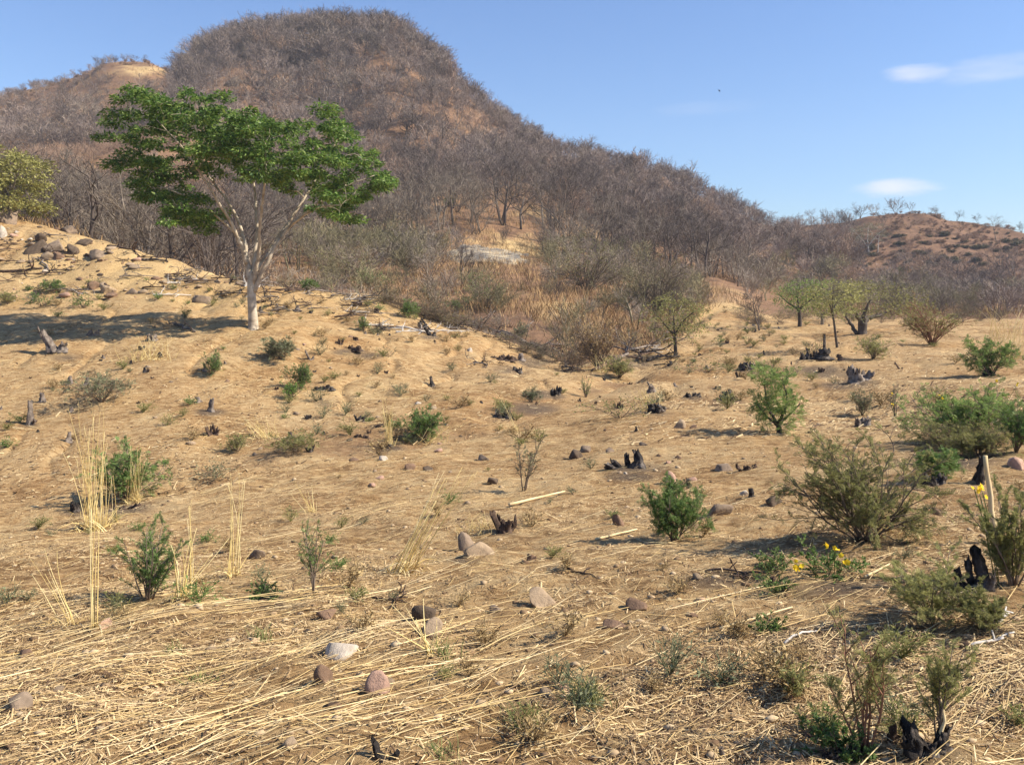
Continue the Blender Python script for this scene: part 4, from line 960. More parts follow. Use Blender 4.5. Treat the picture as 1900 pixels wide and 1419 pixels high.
leafy_tree(38, 'white_limbed_tree', 'pale green tree with white spreading limbs at the foot of the red hill', 'tree', (1612, 476),
 [[(1612, 478, 0, .22), (1611, 462, 0, .18), (1610, 455, 0, .17)], [(1610, 458, 0, .14), (1598, 440, .8, .09), (1585, 425, 1.2, .03)], [(1610, 458, 0, .14), (1622, 440, -.8, .09), (1638, 425, -1.2, .03)], [(1610, 458, 0, .13), (1610, 435, 0, .09), (1612, 420, .2, .03)], [(1632, 470, 1, .13), (1633, 450, 1, .10), (1636, 430, 1, .04)]],
 [(1572, 440), (1580, 422), (1605, 414), (1630, 417), (1650, 430), (1648, 448), (1625, 445), (1605, 440), (1590, 450)], 60, 3.0, mat('sage_leaves', [(.2, (.13, .125, .075)), (.5, (.19, .185, .115)), (.85, (.26, .25, .165))], 3, island=.7, transl=.2), BARK['white'], 45, (.30, .10), .9, twig=.5, rmin=.03)

# ------------------------------------------------------------------ named bare trees
def bare(seed, px, py, wpx, hpx, colour, label, kind='tree', cat='tree', name='bare_tree', dense=True, trunk=None):
    rng = np.random.default_rng(seed); b = hit(px, py); k = b[1]/FL
    root = thing(name, label, cat, tuple(b-np.array([0, 0, .05])))
    tr, cr = bare_mesh(rng, kind, hpx*k, wpx*k, 'x', None)
    tr.obj('stem' if kind == 'bush' else 'trunk', BARK[trunk or colour], root); cr.obj('crown', BARK[colour], root)
for a in [
 (51, 1410, 614, 85, 78, 'purple', 'thin brown leafless tree in the field left of the flat-topped tree'),
 (52, 772, 478, 90, 62, 'purple', 'leafless tree with a white split limb left of the pale rock slab', 'tree', 'tree', 'bare_tree', True, 'white'),
 (53, 858, 528, 75, 78, 'purple', 'dark-trunked leafless tree in front of the pale rock slab', 'tree', 'tree', 'bare_tree', True, 'dark'),
 (54, 1028, 560, 60, 52, 'purple', 'round leafless bush standing on the sandy clearing', 'bush', 'bush', 'bare_bush'),
 (55, 932, 456, 40, 40, 'purple', 'small leafless bush on top of the pale rock slab', 'bush', 'bush', 'bare_bush'),
 (56, 330, 475, 110, 95, 'white', 'whitish leafless tree behind the crest left of the lone tree'),
 (57, 246, 450, 40, 60, 'white', 'thin whitish leafless tree left of the branching whitish one'),
 (58, 46, 396, 30, 50, 'white', 'white bare stem leaning at the rocky left crest'),
 (59, 97, 418, 34, 60, 'white', 'forked pale dead sapling on the rocky left crest'),
 (60, 120, 284, 40, 48, 'white', 'group of white bare stems on the left hillside', 'bush'),
 (61, 848, 368, 70, 62, 'dark', 'dark leafless tree with leaning double trunk on the hill slope', 'tree', 'tree', 'bare_tree', True, 'dark'),
 (62, 877, 360, 50, 46, 'purple', 'dark-trunked leafless tree right of the leaning double trunk', 'tree', 'tree', 'bare_tree', True, 'dark'),
 (63, 785, 375, 90, 70, 'purple', 'wide leafless tree on the slope right of the lone green tree', 'tree', 'tree', 'bare_tree', True, 'dark'),
 (64, 1180, 612, 120, 120, 'olive', 'leafless grey tree above the head of the gully'),
 (65, 1018, 488, 60, 66, 'purple', 'leafless tree left of the dark boulder on the hill', 'tree', 'tree', 'bare_tree', True, 'dark'),
 (66, 1596, 405, 36, 32, 'grey', 'tall thin bare tree against the sky left of the red hilltop'),
 (67, 1738, 404, 30, 22, 'grey', 'bare round-crowned tree on the red hilltop, left of a pair'),
 (68, 1775, 406, 30, 22, 'purple', 'bare round-crowned tree on the red hilltop, right of a pair'),
 (69, 1850, 448, 66, 52, 'grey', 'large bare tree on the right shoulder of the red hill'),
 (70, 1815, 414, 24, 20, 'purple', 'dark bare tree on the skyline left of the large bare one'),
 (71, 1895, 425, 26, 22, 'purple', 'bare tree on the skyline at the right edge'),
 (72, 1427, 408, 24, 22, 'dark', 'dark compact bush standing alone on the skyline saddle', 'bush', 'bush', 'bare_bush'),
 (73, 14, 186, 22, 20, 'purple', 'bare tree on the skyline at the left edge', 'bush'),
 (74, 38, 180, 18, 16, 'purple', 'small bare tree on the left skyline, second from the edge', 'bush'),
 (75, 1520, 540, 60, 60, 'purple', 'dark leafless tree with spreading limbs behind the flat-topped tree', 'tree', 'tree', 'bare_tree', True, 'dark'),
 (76, 1370, 520, 80, 66, 'purple', 'dark leafless tree at the top of the tan strip', 'tree', 'tree', 'bare_tree', True, 'dark'),
]: bare(*a)

# low dark shrubs on the red hill
def red_hill_shrubs():
    rng = np.random.default_rng(5); master = None; n = 0
    spots = [(1725, 440), (1790, 450), (1838, 452), (1700, 470), (1765, 490), (1735, 495), (1855, 480), (1880, 497), (1862, 522), (1812, 512), (1690, 510), (1660, 440), (1895, 447), (1675, 455)]
    while len(spots) < 140: 
        q = (rng.uniform(1600, 1910), rng.uniform(432, 545)); spots.append(q)
    for px, py in spots:
        b = hit(px, py)
        if b[1] < 125: continue
        w = (5+16*rng.random()**2)*b[1]/FL; lab = 'low dark shrub dotted on the red hillside'; grp = 'dark shrubs on the red hill'
        if master is None:
            g = G(); c = norm(rng.normal(size=(420, 3)))*(rng.random((420, 1))**.4)*np.array([.5, .5, .42])+np.array([0, 0, .3]); leaves(g, rng, c, .16, .09, up=.3)
            st = grow(rng, np.zeros((7, 3)), np.stack([rng.normal(size=7)*.5, rng.normal(size=7)*.5, np.ones(7)], -1), .5, .02, [dict(K=3, w=.2)])
            for P, R, D in st: polytubes(g, P, R, 3)
            master = tag(g.obj('hill_shrub', mat('dark_shrub', [(.2, (.07, .07, .04)), (.5, (.12, .11, .06)), (.85, (.18, .155, .09))], 3, island=.6, objr=.5)), lab, 'bush', grp); o = master
            o.location = b; o.scale = (w*1.2, w, w*.6)
        else: dup(master, tuple(b), rng.random()*6, (w*rng.uniform(.9, 1.7), w, w*rng.uniform(.35, .75)), lab, grp)
red_hill_shrubs()

def dry_scrub():
    """ground-hugging dry scrub on the red hill and the left crest"""
    rng = np.random.default_rng(66); g = G(); P = []
    while len(P) < 1500:
        if rng.random() < .8: Y = rng.uniform(125, 256); px = rng.uniform(1540, 1950)
        else: Y = rng.uniform(250, 315); px = rng.uniform(-40, 340)
        x = (px-950)/FL*Y
        if vnoise(x*.12, Y*.12)+.4*vnoise(x*.4, Y*.4) > -.25: P.append((x, Y))
    P = np.array(P); Z = H(P[:, 0], P[:, 1])
    lm = [bare_light(np.random.default_rng(7100+k), 'bush', 1.0, 1.5) for k in range(4)]
    for k, (v, fs) in enumerate(lm):
        m = np.arange(len(P)) % 4 == k; n = m.sum(); s = .35+1.0*rng.random(n)**2; a = rng.random(n)*6.28; c, sn = np.cos(a)*s*1.4, np.sin(a)*s*1.4
        V = np.stack([v[None, :, 0]*c[:, None]-v[None, :, 1]*sn[:, None]+P[m][:, :1], v[None, :, 0]*sn[:, None]+v[None, :, 1]*c[:, None]+P[m][:, 1:2], v[None, :, 2]*s[:, None]+Z[m][:, None]], -1).reshape(-1, 3)
        for f in fs: g.add(V, (f[None]+np.arange(n)[:, None, None]*len(v)).reshape(-1, 4), np.repeat(rng.random(n), len(v)))
    tag(g.obj('undergrowth', BARK['pink'], tint=True), 'low dry scrub covering the red hill and the left crest', kind='stuff')
dry_scrub()
def hill_grass():
    rng = np.random.default_rng(67); N = 20000
    Y = 50*(300/50)**rng.random(N); px = rng.uniform(-300, 2200, N); X = (px-950)/FL*Y
    Yk, _ = feats(px)
    keep = np.where(px > 1380, Y > 94, Y > Yk[:, 11]+1.5) & (Y < Yk[:, 16]+2) & (rng.random(N) < np.clip(.55+.8*fbm(X*.07+4, Y*.07, 3), .05, 1)); X, Y = X[keep], Y[keep]; Z = H(X, Y); n = len(X)
    g = G(); m = 13; a = rng.random((n, m))*6.28; sp = .2+.8*rng.random((n, m)); L = (.35+.75*rng.random((n, m)))*(.7+.5*rng.random((n, 1))); off = rng.normal(size=(n, m, 2))*.45
    P0 = np.stack([X[:, None]+off[..., 0], Y[:, None]+off[..., 1], H(X[:, None]+off[..., 0], Y[:, None]+off[..., 1])-.03], -1)
    P1 = P0+np.stack([np.cos(a)*sp*L*.8, np.sin(a)*sp*L*.8, L], -1)
    blades(g, np.stack([P0.reshape(-1, 3), P1.reshape(-1, 3)], 1), np.full(n*m, .028), tint=np.repeat(rng.random(n), m), rng=rng)
    tag(g.obj('hill_grass', BARK['straw'], tint=True), 'dry russet grass between the trees of the hill', kind='stuff')
hill_grass()

# ------------------------------------------------------------------ stumps
CHAR = mat('charred_wood', [(.2, (.011, .010, .009)), (.42, (.026, .022, .02)), (.55, (.075, .06, .05)), (.7, (.22, .19, .165))], 9, bump=1.0, bscale=45, rough_=.85, objr=.3)
WEATH = mat('weathered_wood', [(.2, (.05, .04, .035)), (.45, (.14, .11, .09)), (.65, (.27, .225, .185)), (.85, (.42, .37, .31))], 7, bump=.9, bscale=40, objr=.3)
DUSTY = mat('scorched_brown_wood', [(.2, (.025, .018, .014)), (.5, (.085, .055, .04)), (.75, (.19, .13, .09))], 8, bump=.9, bscale=40, objr=.3)
def lobe(g, rng, c, r, h, lean, jag=.35, squash=1.0, rot=0.0, K=9, n=16):
    th = np.arange(n)*2*pi/n; q = rng.random(4)*60
    zt = h*(1-jag*1.3*(.5+.5*vnoise(np.cos(th)*1.6+q[0], np.sin(th)*1.6+q[1]))-jag*.28*rng.random(n))
    V = []; wob = np.zeros(2); squash = squash*(.55+.45*rng.random()); rot = rot+rng.random()*3
    for k in range(K):
        t = k/(K-1); fl = 1+.75*(1-t)**3-.24*t**1.5
        nz = 1+.34*vnoise(np.cos(th)*1.4+q[2], np.sin(th)*1.4+q[3]+t*1.3)+.22*vnoise(np.cos(th)*4+q[1], np.sin(th)*4+t*1.5)+.07*rng.normal(size=n)
        wob = wob+rng.normal(size=2)*r*.13*(k > 1); nz = nz*(1+.10*rng.normal())
        x = np.cos(th)*r*fl*nz; y = np.sin(th)*r*fl*nz*squash
        x, y = x*cos(rot)-y*sin(rot), x*sin(rot)+y*cos(rot)
        V.append(np.stack([c[0]+x+wob[0]+lean[0]*t*h, c[1]+y+wob[1]+lean[1]*t*h, c[2]-.03+t*(zt+.03)], 1))
    ring = V[-1]; mid = ring.mean(0); inn = mid+(ring-mid)*.55; inn[:, 2] -= h*(.06+.12*rng.random(n)); V.append(inn)
    V = np.concatenate(V); idx = np.arange((K+1)*n).reshape(K+1, n); j = (np.arange(n)+1) % n
    f = np.stack([idx[:-1], idx[:-1][:, j], idx[1:][:, j], idx[1:]], -1).reshape(-1, 4)
    cen = inn.mean(0)-np.array([0, 0, h*.10]); V = np.concatenate([V, cen[None]])
    b = g.n; g.add(V, f); g.f[3].append(np.stack([idx[-1], idx[-1][j], np.full(n, len(V)-1)], -1)+b)
def stump_mesh(rng, w, h, style):
    """style: cluster, spike, post, split, low, lean"""
    g = G(); z = np.zeros(3)
    if style == 'post': lobe(g, rng, z, w*.36, h, (rng.normal()*.06, 0), .12); lobe(g, rng, (w*.25, 0, 0), w*.3, h*.22, (.1, 0), .3)
    elif style == 'lean': lobe(g, rng, z, w*.2, h, (-.55, .1), .25); lobe(g, rng, (w*.28, .02, 0), w*.2, h*.4, (.2, 0), .4)
    elif style == 'spike':
        lobe(g, rng, z, w*.3, h*.5, (.05, 0), .4); lobe(g, rng, (.02*w, 0, 0), w*.1, h, (.02, 0), .15)
        for k in range(4): lobe(g, rng, (-w*(.38+.2*k), rng.normal()*.05, 0), w*.10, h*(.25+.2*rng.random()), (rng.normal()*.2, 0), .4)
    elif style == 'split':
        lobe(g, rng, (w*.27, 0, 0), w*.2, h, (-.05, .05), .25, .7); lobe(g, rng, (w*.02, .03, 0), w*.15, h*.78, (-.15, 0), .35, .6); lobe(g, rng, (-w*.2, 0, 0), w*.13, h*.55, (-.5, 0), .4)
        lobe(g, rng, (-w*.36, -.03, 0), w*.14, h*.3, (-.4, 0), .4); lobe(g, rng, (w*.12, -.08, 0), w*.12, h*.5, (.1, -.2), .4)
    elif style == 'low':
        for k in range(5): lobe(g, rng, (w*(-.4+.2*k), rng.normal()*w*.1, 0), w*.15, h*(.5+.5*rng.random()), (rng.normal()*.3, rng.normal()*.2), .5)
    else:
        m = 5
        for k in range(m):
            a = k*2*pi/m+rng.random(); lobe(g, rng, (cos(a)*w*.22, sin(a)*w*.16, 0), w*.19, h*(.6+.4*rng.random()), (cos(a)*.35, sin(a)*.3), .42)
        lobe(g, rng, z, w*.26, h*.55, (0, 0), .4)
    return g
def stump(seed, px, py, wpx, hpx, style, m, label, name='stump', lift=0):
    rng = np.random.default_rng(seed); b = hit(px, py); k = b[1]/FL
    g = stump_mesh(rng, wpx*k, hpx*k, style); o = g.obj(name, m, smooth=True); o.location = b
    return tag(o, label, 'stump')
STUMPS = [
 (1167, 868, 76, 38, 'split', CHAR, 'wide split black stump in the middle of the field, lobes leaning left'),
 (1386, 686, 34, 22, 'cluster', CHAR, 'round black stump left of the two-tiered sapling top'),
 (1528, 666, 40, 52, 'spike', CHAR, 'black stump with a tall thin spike and a row of stubs on its left'),
 (1594, 708, 44, 38, 'cluster', WEATH, 'knobbly dark grey stump right of the spiked one'),
 (1349, 743, 38, 26, 'split', CHAR, 'black grey-streaked stump left of the two-tiered sapling'),
 (1285, 736, 28, 14, 'low', CHAR, 'low crumbled black stump left of the grey-streaked one'),
 (1218, 764, 38, 26, 'cluster', CHAR, 'black stump at the end of a dry grass tuft'),
 (1031, 733, 17, 23, 'cluster', CHAR, 'upright burnt stub right of the gully, near a narrow green plant'),
 (961, 691, 20, 15, 'cluster', CHAR, 'round burnt stump on a dark patch below the fallen branches'),
 (968, 670, 13, 16, 'post', WEATH, 'grey stub just above the round burnt stump'),
 (935, 668, 46, 14, 'low', DUSTY, 'low brown crumbled stump left of the grey stub'),
 (802, 717, 9, 20, 'post', CHAR, 'thin pointed burnt stub alone on the bare slope'),
 (936, 776, 32, 20, 'low', CHAR, 'burnt knobby stump left of the dark burnt and shaded patch'),
 (800, 623, 18, 22, 'lean', CHAR, 'burnt forked stump with one prong near the crest'),
 (1600, 790, 30, 22, 'cluster', WEATH, 'pale ashen-grey stump behind the big feathery shrub'),
 (1816, 892, 26, 50, 'post', CHAR, 'thick dark burnt trunk under olive shoots left of the wooden stake'),
 (1730, 902, 44, 34, 'cluster', CHAR, 'black stump among green shoots behind the big feathery shrub'),
 (1808, 1086, 62, 78, 'split', CHAR, 'biggest black burnt stump, tall and notched, at the right'),
 (1718, 1398, 84, 62, 'cluster', CHAR, 'black stump at the bottom right with thin stems growing from it'),
 (1560, 1408, 66, 36, 'low', CHAR, 'black crumbled stump under the reddish-stemmed shrub'),
 (938, 986, 34, 44, 'cluster', DUSTY, 'brown stump sprouting dry twigs in the middle of the straw'),
 (57, 787, 15, 48, 'post', WEATH, 'tall post-like grey stump at the far left'),
 (78, 746, 12, 19, 'post', WEATH, 'short grey stump right of the tall post-like one'),
 (126, 819, 13, 20, 'post', WEATH, 'short dark grey stump left of the tallest golden grass'),
 (130, 713, 12, 16, 'post', WEATH, 'left of two small grey stumps above the grey scrub'),
 (160, 714, 12, 15, 'post', WEATH, 'right of two small grey stumps above the grey scrub'),
 (104, 652, 42, 52, 'lean', WEATH, 'leaning pale grey stump at the left below the tree shadow'),
 (172, 622, 20, 15, 'low', WEATH, 'broken two-pronged grey stump under the tree shadow'),
 (283, 632, 22, 15, 'cluster', WEATH, 'grey jagged stump left of a pair of tiny stubs'),
 (389, 763, 14, 26, 'post', WEATH, 'grey stump with a dry stalk, right one of a pair in mid slope'),
 (368, 746, 12, 10, 'post', WEATH, 'low grey stump, left one of a pair in mid slope'),
 (575, 667, 11, 19, 'lean', WEATH, 'small leaning grey stump right of the grey-green bush'),
 (492, 1112, 26, 30, 'post', CHAR, 'black stub inside the low shrub left of centre'),
 (141, 948, 22, 24, 'cluster', CHAR, 'dark stump left of the foot of the tallest golden grass'),
 (575, 838, 14, 16, 'cluster', CHAR, 'burnt stub on the gully bank above the lip'),
 (540, 812, 10, 12, 'post', CHAR, 'tiny burnt stub above the gully bank stub'),
 (1430, 1086, 18, 18, 'post', DUSTY, 'small brown stub left of the yellow flowers'),
 (1388, 872, 30, 16, 'low', DUSTY, 'row of little brown stubs right of the wide split stump'),
 (1394, 922, 16, 18, 'post', CHAR, 'small dark stub beside a white stone'),
 (1671, 687, 10, 17, 'lean', DUSTY, 'thin leaning brown stub in the right field'),
 (1524, 690, 12, 10, 'cluster', DUSTY, 'small dark stump below the spiked black one'),
 (602, 722, 34, 12, 'low', CHAR, 'low heap of burnt wood right of the green bushes on the far slope'),
 (1177, 650, 12, 16, 'post', CHAR, 'small black stub by the brush heap at the gully head'),
 (654, 650, 34, 12, 'low', DUSTY, 'flat brown stump on the slope below the crest'),
 (715, 1410, 52, 40, 'lean', CHAR, 'black charred wood piece at the bottom edge'),
 (1340, 1404, 20, 20, 'post', WEATH, 'grey stub at the bottom edge left of the reddish stems'),
 (1660, 1375, 26, 46, 'post', DUSTY, 'brown upright stub between the two thin-stemmed shrubs'),
 (380, 688, 10, 14, 'post', WEATH, 'small grey stub inside a green bush below the lone tree'),
 (1560, 668, 12, 12, 'post', DUSTY, 'small brown stub right of the spiked black stump'),
 (1838, 697, 22, 16, 'post', CHAR, 'dark stump under the bright feathery bush near the right edge'),
 (240, 945, 50, 16, 'low', DUSTY, 'low brown stump at the foot of the second golden grass clump'),
 (720, 830, 26, 12, 'low', CHAR, 'dark crumbled stump under a thin golden tuft at the gully'),
 (670, 812, 30, 10, 'low', DUSTY, 'flat burnt stump left of the thin golden tuft at the gully'),
]
for i, a in enumerate(STUMPS): stump(500+i, *a)

# ------------------------------------------------------------------ rocks
def rockmat(nm, c): return mat(nm, [(.25, tuple(x*.55 for x in c)), (.5, c), (.75, tuple(min(x*1.35, .8) for x in c))], 7, bump=.7, bscale=35, objr=.25)
RM = {'grey': rockmat('grey_rock', (.225, .165, .115)), 'dark': rockmat('dark_rock', (.105, .075, .052)), 'tan': rockmat('tan_rock', (.33, .24, .155)), 'pink': rockmat('pinkish_rock', (.40, .25, .18)), 'white': rockmat('whitish_rock', (.46, .39, .31)), 'brown': rockmat('brown_rock', (.20, .125, .08))}
def rock(seed, px, py, wpx, hpx, c, label, name='rock', cuts=9):
    rng = np.random.default_rng(seed); b = hit(px, py); k = b[1]/FL
    v, f = rock_shape(rng, 3, 1, cuts+3, .05, .36); a = rng.random()*6.28
    v = np.stack([v[:, 0]*cos(a)-v[:, 1]*sin(a), v[:, 0]*sin(a)+v[:, 1]*cos(a), v[:, 2]], 1); v /= np.abs(v).max(0)
    w, h = wpx*k*.55, hpx*k*.82
    v = v*np.array([w, w*.85, h])+np.array([0, w*.4, h*.06])
    o = G().add(v, f).obj(name, RM[c]); o.location = b; return tag(o, label, 'rock')
ROCKS = [
 (886, 1030, 62, 34, 'tan', 'right of two boulders lying side by side in the straw, flat-topped'),
 (866, 1022, 42, 36, 'grey', 'left of two boulders lying side by side in the straw, upright'),
 (1003, 1126, 56, 36, 'tan', 'rounded two-toned boulder in front of the paired boulders'),
 (786, 1152, 42, 34, 'dark', 'dark boulder behind a spray of cut straw'),
 (797, 1180, 44, 34, 'tan', 'tan boulder in front of the dark one by the cut straw'),
 (699, 1286, 44, 42, 'pink', 'pink angular stone at the bottom left of centre'),
 (602, 1264, 42, 34, 'brown', 'brown stone with a dark face left of the pink one'),
 (632, 1216, 64, 26, 'white', 'pale flat stone lying in the straw above the brown one'),
 (26, 1318, 48, 32, 'grey', 'grey stone at the bottom left edge'),
 (1241, 896, 28, 26, 'pink', 'rounded reddish stone below the wide split stump'),
 (1338, 955, 44, 24, 'grey', 'smooth oval grey stone right of the dark green bush'),
 (1437, 936, 34, 20, 'dark', 'dark half-buried stone by the big feathery shrub'),
 (1343, 872, 34, 13, 'grey', 'flat grey stone between the split stump and the brown stubs'),
 (1149, 974, 24, 22, 'brown', 'brown round stone left of the dark green bush'),
 (1383, 919, 18, 11, 'white', 'white stone beside a small dark stub'),
 (476, 1036, 28, 20, 'grey', 'grey stone right of the vertical golden stalks'),
 (760, 872, 22, 13, 'brown', 'left stone of a little row beyond the leaning golden stalks'),
 (795, 873, 20, 12, 'dark', 'right stone of a little row beyond the leaning golden stalks'),
 (915, 898, 24, 14, 'dark', 'dark stone above the straw pole'),
 (1070, 850, 26, 18, 'dark', 'dark stone left of the wide split stump'),
 (1088, 838, 22, 15, 'grey', 'grey stone behind the dark one near the split stump'),
 (1134, 838, 18, 14, 'grey', 'small grey stone touching the split stump on its left'),
 (1262, 794, 24, 18, 'tan', 'tan stone in the field above the split stump'),
 (1288, 793, 16, 9, 'brown', 'small brown stone right of the tan one in the field'),
 (1740, 955, 20, 20, 'brown', 'reddish brown stone below the wooden stake'),
 (44, 1222, 34, 22, 'brown', 'brown stone half-hidden in straw at the left'),
 (190, 1166, 26, 18, 'pink', 'pink stone at the foot of a lone golden stalk'),
 (540, 1388, 28, 18, 'tan', 'tan stone at the bottom left of centre'),
 (604, 1146, 36, 15, 'brown', 'flat brown stone left of the spray of cut straw'),
 (712, 854, 18, 9, 'white', 'white stone at the gully lip'),
 (66, 470, 48, 34, 'dark', 'largest dark boulder of the pile on the left bank'),
 (98, 466, 44, 26, 'grey', 'grey boulder leaning on the largest dark one of the pile'),
 (85, 480, 40, 16, 'tan', 'tan slab at the front of the boulder pile'),
 (130, 472, 26, 22, 'dark', 'round dark boulder at the right of the pile on the left bank'),
 (106, 480, 26, 16, 'brown', 'brown boulder under the round dark one'),
 (182, 478, 40, 20, 'grey', 'pale flat boulder on the left bank right of the pile'),
 (72, 450, 24, 20, 'dark', 'dark pointed boulder at the back of the pile'),
 (150, 455, 28, 16, 'dark', 'dark boulder on the left crest'),
 (125, 432, 34, 16, 'grey', 'flat grey boulder on the left crest line'),
 (8, 412, 46, 30, 'grey', 'broad grey boulder on the crest at the left edge'),
 (2, 440, 16, 26, 'white', 'white upright stone at the left edge below the crest'),
 (172, 537, 26, 18, 'brown', 'left brown block of a pair on the left bank'),
 (196, 543, 32, 20, 'tan', 'right tan block of a pair on the left bank'),
 (206, 552, 26, 12, 'brown', 'small brown rock below the tan block'),
 (375, 560, 36, 20, 'grey', 'grey rock by dead wood left of the lone tree'),
 (245, 545, 26, 12, 'grey', 'flat grey rock between the blocks and the dead wood'),
 (1070, 634, 28, 36, 'grey', 'grey boulder face in the gully head'),
 (1055, 478, 36, 20, 'dark', 'black boulder on the hill left of a green bushy patch'),
 (985, 1038, 20, 12, 'brown', 'small brown stone right of the paired boulders'),
 (870, 652, 12, 8, 'white', 'tiny white stone on the slope below the crest'),
 (1890, 870, 40, 30, 'pink', 'orange-pink rock at the right edge behind the stake'),
 (920, 1135, 24, 16, 'grey', 'small grey stone left of the rounded two-toned boulder'),
 (1140, 1165, 44, 20, 'brown', 'brown clod of earth right of the cut straw'),
 (1186, 1130, 44, 18, 'brown', 'brown clod of earth above the other one'),
 (1460, 1098, 18, 14, 'dark', 'small dark stone under the yellow flowers'),
]
for i, a in enumerate(ROCKS): rock(700+i, *a)
def slab():
    b = hit(905, 480); k = b[1]/FL; rng = np.random.default_rng(8)
    n = 46; u = np.linspace(-1, 1, n); U, Vv = np.meshgrid(u, u); x = U*78*k; y = Vv*7.0+2
    e = np.clip(1.05-np.sqrt(np.abs(U)**2.6+np.abs(Vv)**2.6)+.30*fbm(U*2.2+3, Vv*2.2, 3), -.25, 1)
    z = H(b[0]+x, b[1]+y)-b[2]+np.clip(e, -.25, .30)*1.3+.15*fbm(x*.5, y*.5, 3)*(e > 0)
    v = np.stack([x, y, z], -1).reshape(-1, 3); idx = np.arange(n*n).reshape(n, n)
    f = np.stack([idx[:-1, :-1], idx[:-1, 1:], idx[1:, 1:], idx[1:, :-1]], -1).reshape(-1, 4)
    o = G().add(v, f).obj('rock_slab', mat('pale_streaked_rock', [(.32, (.085, .08, .072)), (.46, (.18, .16, .135)), (.56, (.33, .275, .195)), (.7, (.47, .38, .25))], .7, bump=.5, bscale=4)); o.location = b
    tag(o, 'broad pale grey rock slab exposed on the hillside', 'rock')
slab()
for i, (px, py, w, h, lab) in enumerate([(478, 160, 44, 36, 'dark rock crag high on the peak above the lone tree'), (428, 160, 24, 26, 'smaller dark crag left of the high one on the peak'), (560, 118, 22, 16, 'dark rock outcrop near the top of the peak')]): rock(790+i, px, py, w, h, 'dark', lab, 'rock_crag', 14)

# ------------------------------------------------------------------ dead wood on the ground
def fallen(seed, a, b, wpx, m, label, name='fallen_branch', cat='branch', tw=4, lift=.6):
    rng = np.random.default_rng(seed); A, B = hit(*a), hit(*b); k = A[1]/FL; r = wpx*k/2; n = 9; t = np.linspace(0, 1, n)
    P = A[None]*(1-t[:, None])+B[None]*t[:, None]; L = np.linalg.norm(B-A); P[:, :2] += rng.normal(size=(n, 2))*(.004 if name == 'pole' else .025)*L*np.sin(pi*t)[:, None]
    P[:, 2] = H(P[:, 0], P[:, 1])+r*lift+(.004 if name == 'pole' else .03)*L*np.abs(rng.normal())*np.sin(pi*t); g = G()
    if name == 'pole': ln_ = A[2]+(B[2]-A[2])*t; P[:, 2] = ln_+r+.7*max(0, float(np.max(H(P[:, 0], P[:, 1])-ln_)))
    O = P[0].copy(); P = P-O
    polytubes(g, P[None], (r*(1-.45*t))[None], 7)
    if tw:
        d = norm(P[-1]-P[0]); i = rng.integers(2, n-1, tw); sd = norm(d+rng.normal(size=(tw, 3))*.9); sd[:, 2] = np.abs(sd[:, 2])*.5+.05
        for Q, R, D in grow(rng, P[i], sd, L*.32*rng.random(tw)+.1*L, r*.55, [dict(K=4, w=.2, m=2, up=0), dict(K=3, w=.2, up=0)]): polytubes(g, Q, np.maximum(R, .004), 5)
    o = g.obj(name, m, smooth=True); o.location = O; return tag(o, label, cat)
CANE = mat('dry_cane', [(.3, (.52, .38, .19)), (.7, (.74, .60, .37))], 3, bump=.2)
BLEACH = mat('bleached_wood', [(.3, (.42, .38, .34)), (.7, (.66, .62, .56))], 5, bump=.4)
